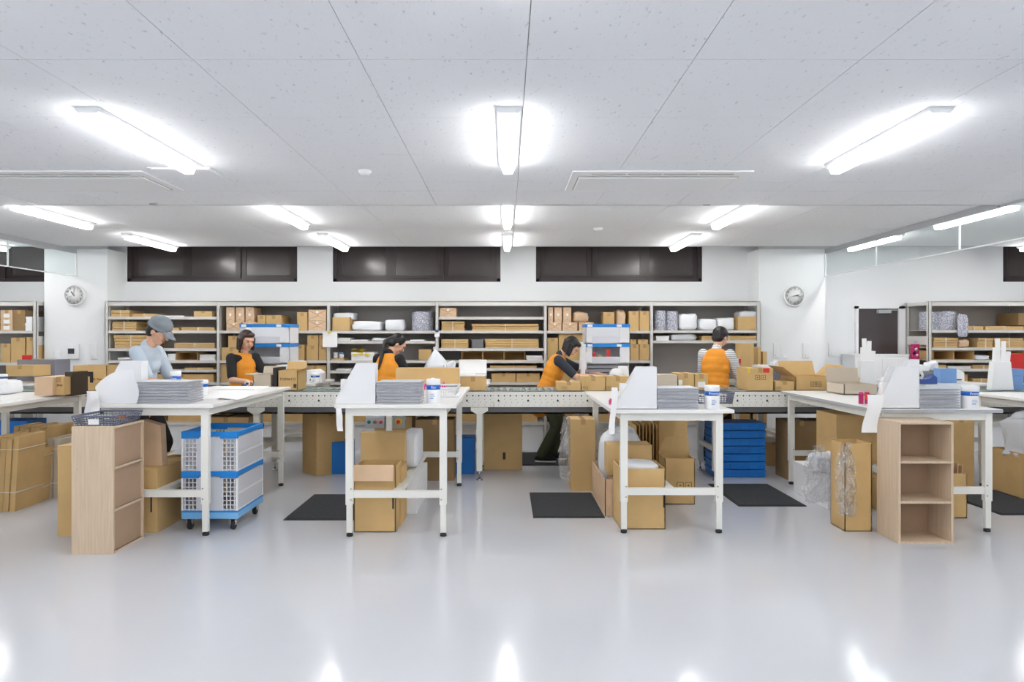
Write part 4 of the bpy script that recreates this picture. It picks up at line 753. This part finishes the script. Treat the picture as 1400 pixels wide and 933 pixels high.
carton('tall kraft carton turned corner-on left of second table', X(419, 7.55), X(462, 7.55)-.0, 7.45, 7.78, 0, .69, rz=.75, m='kraft')
c = fl('open kraft carton at front under second table', 484, 541, 638, 728, .3, opn=True, flaps=(0,0,0,0), handle=(.14, .18, .29))
MB().grid(2, 2, lambda u, v: (-.165+.31*u, -.155-.03*(1-v), .4+.12*v)).build('folded_lid', 'kraft_light', c)
fl('kraft carton standing upright behind open one under second table', 493, 553, 592, 700, .12, tape=False)
fl('slim kraft carton beside the open one under second table', 543, 549, 640, 719, .3, tape=False)
soft('foam_bundle', 'white foam bundle under second table', 'foam', X(553, 6.2), X(575, 6.2), 6.0, 6.5, .345, .66, 'bag_white', seed=31)
wbox('white side cabinet under second table', X(555, 6.1), X(576, 6.1), 5.8, 6.6, 0, .295, 'white', lid=False)
c = fl('striped flat cardboard sleeve under conveyor near centre', 661, 714, 560, 643, .08, tape=False); MB().box(-.0, .03, -.043, -.041, .12, .2).build('printed_marks', 'ink', c)
fl('tall kraft carton beside clear bag and centre mat', 781, 814, 574, 672, .3)
BAGS = [('clear crinkled plastic bag leaning on tall carton beside centre mat', X(763, 6.9), X(783, 6.9), 6.75, .1, .72, 41)]
t = thing('long_carton', 'long open kraft carton beside centre mat under third table', 'carton', (.95, 5.73, 0)); q = .006
MB().prism([(0, 0), (.86, 0), (.86, .31), (0, .31)], -.12, -.114, 'x').prism([(0, 0), (.86, 0), (.86, .31), (0, .31)], -.04, -.034, 'x').box(-.12, -.034, 0, .006, 0, .31).box(-.12, -.034, .854, .86, 0, .31).build('body', 'kraft_light', t)
soft('foam_bag', 'big white foam bag stuffed in long carton', 'bag', .84, 1.25, 6.08, 6.46, .1, .64, 'bag_white', seed=42, amp=.35)
c = carton('kraft carton with side slots at front under third table', .895, 1.245, 5.34, 5.715, 0, .475, opn=True, flaps=(0,0,0,0), handle=(.165, .17, .29)); 
soft('white_wrap', 'white foam wrap filling the slotted carton under third table', 'foam', .92, 1.22, 5.38, 5.68, .38, .5, 'foam', seed=43)
carton('square kraft carton behind slotted one under third table', .87, 1.24, 5.8, 6.05, .33, .585, tape=False)
tag(MB().box(.93, 1.24, 5.78, 6.06, 0, .325).build('support_carton', 'kraft', None), 'plain kraft carton at floor behind slotted one, third table', 'carton')
c = fl('kraft carton with face-like print beside third table rear', 909, 950, 627, 690, .2, opn=True, flaps=(0,1,0,0), face=(.04, .17, .06), fa=(1.9, .3, 1, 1))
MB().prism([(-.15, 0), (.135, 0), (.13, .14), (-.08, .15)], .1, .106).build('raised_flap', 'kraft', c, (0, 0, .43))
flats_x = [1.2+.028*k for k in range(8)]
for k in range(7):
    tag(MB().box(-.003, .003, 0, .4, 0, .66+.01*(k % 3)).build('upright_flat_carton', 'kraft', None, (1.24+.035*k, 6.5+.01*k, 0)), 'flattened carton standing upright, %s in row under third table' % ORD[k+1], 'flat carton', 'upright flat cartons')
carton('tall kraft carton behind printed one under third table', 1.5, 1.78, 6.7, 6.95, 0, .72, tape=False)
# folded blue crates
for k in range(7):
    Y = 7.2; t = thing('folded_blue_crate', 'flat folded blue crate, %s from top of stack under conveyor' % ORD[7-k], 'crate', (2.51, 7.5, k*.084), random.uniform(-.01, .01), 'folded blue crates')
    MB().box(-.27, .27, -.18, .18, .004, .06).build('tray', 'blue_dark', t, bevel=.004); MB().box(-.278, .278, -.188, .188, .058, .08).build('rim', 'blue_dark', t, bevel=.004)
    mb = MB()
    for x in (-.2, -.1, 0, .1, .2): mb.box(x-.006, x+.006, -.186, -.18, .006, .058)
    mb.build('rib', 'blue_dark', t)
    if k == 3: text('OOOO', 'lettering', 'navy', t, (.05, -.192, .035), .04)
for k, (x0, x1, y, zz, h) in enumerate(((3.0, 3.3, 8.0, .346, .25), (3.32, 3.62, 8.0, .346, .25), (3.0, 3.3, 8.02, 0, .29), (3.32, 3.62, 8.02, 0, .29))):
    if k < 2: continue
    carton('brown carton low under far right rear table, %s one' % ['left', 'right'][k-2], x0, x1, y, y+.35, zz, zz+h, m='kraft')
for k, (x0, x1) in enumerate(((3.02, 3.34), (3.36, 3.68))): carton('brown carton on lowest shelf behind conveyor legs at right, %s one' % ['left', 'right'][k], x0-.06, x1-.06, 7.2, 7.5, .0, .62, m='kraft_dark')
for bn, sp in (('first', [(-5.1, -4.6), (-4.5, -3.95)]), ('second', [(-3.7, -3.1), (-3.0, -2.5)]), ('third', [(-2.25, -1.7), (-1.6, -1.05)]), ('fourth', [(-.8, -.3), (-.2, .42)]), ('fifth', [(.6, 1.1), (1.2, 1.8)]), ('sixth', [(2.05, 2.6), (2.7, 3.25)])):
    for k, (a, b) in enumerate(sp): carton('carton on lowest board of %s long shelving bay, %s one' % (bn, ['left', 'right'][k]), a, b, 9.08, 9.45, Z(578, SY0), Z(578, SY0)+random.uniform(.18, .42), m='kraft')
wbox('white slab-sided box on floor under grey-edged table', 2.8, 3.12, 5.95, 6.66, 0, .30, 'white', lid=False)
soft('crumpled_bag', 'white crumpled bag on slab-sided white box', 'bag', 2.72, 2.98, 5.95, 6.25, .302, .47, 'bag_white', seed=51, amp=.4)
BAGS.append(('clear plastic bag slung over left edge of white box', 2.56, 2.82, 5.85, .08, .57, 52))
c = fl('tall open kraft carton with clear film beside wooden cube shelf', 1155, 1192, 607, 727, .23, opn=True, flaps=(0,0,0,0)); 
FILM = c
carton('brown carton under rear of grey-edged table', 3.0, 3.5, 6.2, 6.6, .348, .8, m='kraft', tape=False)
carton('kraft carton under middle of grey-edged table', 3.22, 3.6, 5.9, 6.15, .0, .28)
carton('tall kraft carton behind cube shelf right of grey-edged table leg', 4.44, 4.7, 6.85, 7.1, 0, .7)
c = carton('small open carton of upright flats beside cube shelf', 3.5, 3.83, 5.67, 5.9, 0, .37, opn=True, flaps=(0,0,0,0)); 
for k in range(7): o = MB().box(-.0025, .0025, -.09, .09, 0, .42+.01*(k % 3)).build('upright_flat', 'kraft_light', c, (-.1+.037*k, 0, .01)); o.rotation_euler = (0, .05, 0)
carton('large low kraft carton at right photo edge holding white bag', 4.8, 5.5, 5.7, 6.75, 0, .42, opn=True, flaps=(0,0,0,0))
soft('stuffed_bag', 'large white stuffed bag in low carton at right photo edge', 'bag', 4.74, 5.45, 5.8, 6.7, .36, .78, 'bag_white', seed=61, amp=.55)
def crinkle(lab, x0, x1, y, z0, z1, seed, parent=None, name='clear_bag'):
    rn = random.Random(seed); W = x1-x0; H = z1-z0; off = Vector((seed*3.1, 0, 0)); mb = MB()
    for s in (0, 1):
        def fn(u, v):
            w_ = (.35+.65*math.sin(math.pi*min(1, .12+v*.95))**.6); cx = .5+.12*noise.noise(Vector((0, v*3, seed)))
            p = Vector((u*4, v*6, s*5))+off
            return (x0+W*(cx+(u-.5)*w_)+.02*noise.noise(p*1.3), y+s*.03+.045*noise.noise(p)+.02*noise.noise(p*2.5), z0+H*v+.02*noise.noise(p*1.7))
        mb.grid(14, 26, fn, smooth=False)
    o = mb.build(name, 'poly', parent)
    if not parent: tag(o, lab, 'bag')
# leaning flattened carton bundles at far left
def bundle(lab, px0, px1, pt, pb, n, lean, m='kraft', tie=True):
    Y = 1.5*F/(pb-VY); H = Z(pt, Y); t = thing('flat_carton_bundle', lab, 'flat cartons', (X((px0+px1)/2, Y), Y, 0), 0); W = (px1-px0)*Y/F/2
    for k in range(n):
        o = MB().box(-W/n*.86, W/n*.86, 0, .34, 0, H*(1-.02*(k % 3))).build('board', m, t, (-W+2*W*(k+.5)/n, .006*(k % 2), 0)); o.rotation_euler = (0, lean, 0)
    if tie:
        for zz in (.25*H, .82*H): MB().box(-W+zz*lean-.008, W+zz*lean+.008, -.004, .35, zz, zz+.006).build('tie_string', 'string', t)
for b_ in BAGS: crinkle(*b_)
crinkle('', -.17, -.02, -.135, .12, .68, 53, FILM, 'clear_film')
bundle('string-tied bundle of flattened cartons leftmost on floor', -14, 20, 597, 700, 4, .06); bundle('string-tied flattened carton bundle, second from left edge', 22, 45, 612, 690, 3, .08); bundle('short leaning bundle of flattened cartons, third from left', 46, 57, 615, 681, 2, .1)
bundle('dark untied row of leaning flattened cartons beneath left-edge table', 10, 62, 583, 672, 7, .1, tie=False); bundle('grey board bundle left of narrow kraft carton', 63, 80, 600, 682, 2, .02, m='kraft_grey', tie=True)
bundle('rear leaning row of flattened cartons beside conveyor leg at left', 52, 98, 585, 664, 6, .12, tie=False)
carton('blue-lidded dark crate under conveyor at left edge', -5.4, -5.05, 7.2, 7.5, 0, .62, m='blue_dark', tape=False, name='blue_crate', cat='crate')
for k, (a, b, z1) in enumerate(((-1.95, -1.72, .55), (-.62, -.35, .6))): carton('blue tote crate under conveyor, %s' % ['left of second table', 'right of second table'][k], a, b, 7.5, 7.75, 0, z1-.2, m='blue_dark', tape=False, name='blue_crate', cat='crate')
carton('brown carton on floor behind second table leg', -.95, -.55, 7.15, 7.45, 0, .64, m='kraft_dark'); carton('brown carton under conveyor behind second table centre', -1.4, -1.0, 7.25, 7.55, 0, .66, m='kraft')
# ---------------- people ----------------
def vox(mb, name, m, parent, vs=.008, smooth=4):
    o = mb.build(name, m, None); r = o.modifiers.new('r', 'REMESH'); r.mode = 'VOXEL'; r.voxel_size = vs; s = o.modifiers.new('s', 'SMOOTH'); s.iterations = smooth; s.factor = .5
    dg = bpy.context.evaluated_depsgraph_get(); me = bpy.data.meshes.new_from_object(o.evaluated_get(dg)); bpy.data.objects.remove(o)
    me.materials.clear(); me.materials.append(MATS[m]); me.polygons.foreach_set('use_smooth', [True]*len(me.polygons))
    n = bpy.data.objects.new(name, me); COL.objects.link(n); n.parent = parent; return n
def ik(a, b, L1, L2, pole):
    d = b-a; L = min(d.length, (L1+L2)*.995); dn = d.normalized(); b = a+dn*L; x = (L1*L1-L2*L2+L*L)/(2*L); h = math.sqrt(max(L1*L1-x*x, 0)); p = (pole-dn*pole.dot(dn)).normalized()
    return a+dn*x+p*h, b
def person(lab, x, y, head, H, lean, hp, hands, shirt='shirt_black', hair='bob', hm='hair_black', trousers='trousers_black', apron=True, sleeve=1.0, cap=False, shoe=True, step=.06, hyaw=0, apron_low=False):
    """local frame: +x is where the figure faces, +y its left"""
    t = thing('person', lab, 'person', (x, y, 0), math.radians(head)); V = Vector
    R = Matrix.Rotation(math.radians(lean), 3, 'Y'); pel = V((-.02-.0012*lean, 0, .53*H)); s = H/1.6
    def tor(v): return pel+R@(V(v)*s)
    waist = tor((.01, 0, .13)); chest = tor((.015, 0, .31)); neck0 = tor((-.005, 0, .455)); shl = [tor((0, sg*.155, .415)) for sg in (-1, 1)]
    HR = Matrix.Rotation(math.radians(hyaw), 3, 'Z')@Matrix.Rotation(math.radians(lean+hp), 3, 'Y'); neck1 = neck0+Matrix.Rotation(math.radians(lean+hp*.5), 3, 'Y')@V((.015, 0, .075))*s
    hc = neck1+HR@V((.012, 0, .1))*s
    def hd(v): return hc+HR@(V(v)*s)
    body = MB(); sh_ = MB(); ap = MB(); tr = MB()
    def torso(mb, g, lo=0):
        for z, rx, ry in ((0, .105, .155), (.1, .098, .135), (.2, .1, .138), (.3, .112, .15), (.38, .1, .15)): mb.ell(tor((.005, 0, z)), ((rx+g)*s, (ry+g)*s, (.1+g)*s), 18, 12, M=R)
    torso(body, -.012); torso(sh_, .0)
    body.cap(neck0-R@V((0, 0, .06)), neck1+HR@V((0, 0, .03)), .052*s, .047*s)
    # head
    body.ell(hd((0, 0, .02)), (.092*s, .074*s, .096*s), 20, 14, M=HR); body.ell(hd((.025, 0, -.045)), (.06*s, .055*s, .062*s), 18, 12, M=HR); body.ell(hd((.055, 0, -.085)), (.024*s, .026*s, .02*s), M=HR)
    body.cap(hd((.086, 0, .012)), hd((.105, 0, -.022)), .009*s, .0125*s); body.ell(hd((.083, 0, .034)), (.02*s, .052*s, .012*s), M=HR)
    for sg in (-1, 1): body.ell(hd((-.005, sg*.076, -.008)), (.018*s, .009*s, .03*s), M=HR); body.ell(hd((.06, sg*.03, -.03)), (.028*s, .026*s, .03*s), M=HR)
    # arms, hands
    for i, sg in enumerate((-1, 1)):
        S0 = shl[i]; hand = V(hands[i]); el, wr = ik(S0, hand, .285*s, .24*s, V((-.35, sg*.45, -1)))
        body.cap(S0, el, .046*s, .037*s); body.cap(el, wr, .038*s, .025*s); body.ell(S0, (.052*s,)*3)
        fw = (wr-el).normalized(); side = V((0, 0, 1)).cross(fw).normalized(); up = fw.cross(side)
        pc = wr+fw*.045*s; MX = Matrix((fw, side, up)).transposed(); body.ell(pc, (.05*s, .038*s, .017*s), 14, 9, M=MX)
        for k, (o, L) in enumerate(((-.028, .062), (-.01, .074), (.009, .07), (.027, .056))):
            b0 = wr+fw*.08*s+side*o*s; b1 = b0+(fw*.86-up*.35)*L*.52*s; b2 = b1+(fw*.5-up*.85)*L*.45*s; body.cap(b0, b1, .0095*s, .0088*s); body.cap(b1, b2, .0088*s, .0078*s)
        th0 = wr+fw*.03*s-side*sg*-.03*s*(1); th1 = th0+(fw*.7+side*sg*.5-up*.3)*.04*s; body.cap(th0, th1, .012*s, .01*s); body.cap(th1, th1+(fw-up*.4)*.024*s, .0098*s, .0085*s)
        se = S0+(el-S0)*min(1, sleeve*.82); sh_.cap(S0, se, .060*s, .054*s); sh_.ell(S0-V((0, 0, .012)), (.06*s,)*3)
        if sleeve > 1.05: sh_.cap(el, el+(wr-el)*.85, .054*s, .042*s)
    # legs
    for i, sg in enumerate((-1, 1)):
        hip = pel+V((0, sg*.085*s, -.03)); foot = V((-.03+sg*step, sg*.095*s, .075)); kn, an = ik(hip, foot, .41*s, .40*s, V((1, 0, 0)))
        body.cap(hip, kn, .078*s, .05*s); body.cap(kn, an, .05*s, .033*s); body.cap(an, an+V((.12*s, 0, -.045)), .032*s, .026*s)
        tr.cap(hip, kn, .098*s, .075*s); tr.cap(kn, an+V((0, 0, .03)), .074*s, .064*s)
        if shoe:
            so = MB().ell(V((an.x+.045*s, an.y, .045)), (.135*s, .048*s, .045), 18, 10).ell(V((an.x, an.y, .075)), (.055*s, .04*s, .04)); so.cur = 1; so.box(an.x-.08*s, an.x+.17*s, an.y-.044, an.y+.044, .0, .024)
            so.build('shoe', ['trousers_black', 'white'], t, bevel=0)
    tr.ell(pel+V((0, 0, -.01)), (.125*s, .17*s, .12*s), 18, 12)
    vox(body, 'body', 'skin', t, .0065, 3); vox(tr, 'trousers', trousers, t, .012)
    if not (apron and sleeve == 0): 
        sh_.cap(neck0-R@V((0, 0, .03)), neck0+R@V((0, 0, .022)), .06*s, .058*s); vox(sh_, 'shirt', shirt, t, .01)
    if apron:
        zz = [(-.2, .138, .19), (-.1, .136, .184), (0, .13, .176), (.08, .122, .162), (.16, .12, .156), (.24, .128, .166), (.31, .126, .166), (.36, .112, .146)]
        if not apron_low:
            for z, rx, ry in zz: ap.ell(tor((.0, 0, z)), (rx*s, ry*s, .13*s), 18, 12, M=R)
            for sg in (-1, 1): ap.cap(tor((.02, sg*.085, .40)), tor((-.03, sg*.085, .40)), .04*s, .04*s)
        else:
            for z, rx, ry in zz[:2]: ap.ell(tor((.0, 0, z)), (rx*s, ry*s, .12*s), 18, 12, M=R)
        vox(ap, 'apron', 'apron', t, .01)
    # hair
    h = MB(); h.ell(hd((-.018, 0, .036)), (.094*s, .087*s, .095*s), 20, 14, M=HR)
    if hair == 'bob':
        h.ell(hd((.045, 0, .085)), (.045*s, .066*s, .034*s), M=HR)
        for k in range(9):
            a = math.radians(75+k*210/8); p = hd((.08*math.cos(a)-.012, .082*math.sin(a), .02)); q = hd((.088*math.cos(a)-.02, .09*math.sin(a), -.06)).lerp(p+V((-.01, 0, -.11)), .45)+V((0, 0, -.03)); h.cap(p, q, .027*s, .017*s)
    elif hair == 'tail':
        h.ell(hd((-.05, 0, -.02)), (.06*s, .07*s, .06*s), M=HR); pts = [hd((-.1, 0, .0)), hd((-.13, .01, -.06)), tor((-.13, .02, .37)), tor((-.135, .03, .26))]
        for a, b, r1, r2 in ((0, 1, .03, .026), (1, 2, .026, .022), (2, 3, .022, .008)): h.cap(pts[a], pts[b], r1*s, r2*s)
    else:
        h.ell(hd((-.045, 0, -.02)), (.058*s, .076*s, .066*s), M=HR); h.ell(hd((.04, 0, .08)), (.045*s, .06*s, .03*s), M=HR)
    vox(h, 'hair', hm, t, .008, 2)
    e = MB()
    for sg in (-1, 1): e.ell(hd((.084, sg*.03, .012)), (.006*s, .012*s, .005*s), M=HR)
    e.build('eyes', 'dark', t)
    e = MB()
    for sg in (-1, 1): e.ell(hd((.089, sg*.032, .038)), (.006*s, .018*s, .003*s), M=HR)
    e.build('eyebrows', hm, t); MB().ell(hd((.083, 0, -.052)), (.008*s, .02*s, .006*s), M=HR).build('mouth', 'lip', t)
    if cap:
        c = MB(); c.ell(hd((-.012, 0, .062)), (.105*s, .093*s, .082*s), 22, 14, M=HR); c.ell(hd((-.012, 0, .03)), (.106*s, .094*s, .03*s), 22, 10, M=HR); o = vox(c, 'cap', 'cap', t, .007, 2)
        b = MB(); b.grid(10, 6, lambda u, v: tuple(hd((.075+.095*v*(1-.5*(2*u-1)**2), (u-.5)*.15*(1-.25*v), .045-.035*v-.012*(2*u-1)**2)))); b2 = b.build('cap_brim', 'cap', o); sd = b2.modifiers.new('s', 'SOLIDIFY'); sd.thickness = .006
        MB().grid(8, 1, lambda u, v: tuple(hd((-.012-.109*math.cos((u-.5)*1.3), .0975*math.sin((u-.5)*1.3), .025+.02*v)))).build('cap_strap', 'white', o)
    return t
person('person in grey cap and pale blue tee standing left of crate table', -3.49, 6.55, -4, 1.735, 10, 22, ((.44, -.14, 1.06), (.4, .16, 1.05)), shirt='shirt_blue', hair='short', cap=True, apron=True, apron_low=True)
person('person in orange apron and black tee holding an open carton', -3.13, 8.12, -38, 1.60, 4, 14, ((.36, -.16, 1.0), (.4, .12, 1.06)), hair='bob', hm='hair_brown')
person('person with ponytail, orange apron and black sleeves, back turned', -1.41, 8.0, 66, 1.6, 13, 26, ((.34, -.18, 1.0), (.34, .1, 1.0)), hair='tail', sleeve=1.2, hyaw=-50)
person('person in orange apron and olive trousers bending over packing', .53, 8.3, -6, 1.60, 22, 22, ((.55, -.16, 1.04), (.6, .14, 1.06)), shirt='shirt_slate', hair='bob', trousers='trousers_green')
person('person in orange apron with striped sleeves, back turned, near right', 2.5, 8.15, 58, 1.66, 10, 16, ((.34, -.2, 1.02), (.36, .1, 1.02)), shirt='shirt_stripe', hair='short', sleeve=1.2, hyaw=-20)
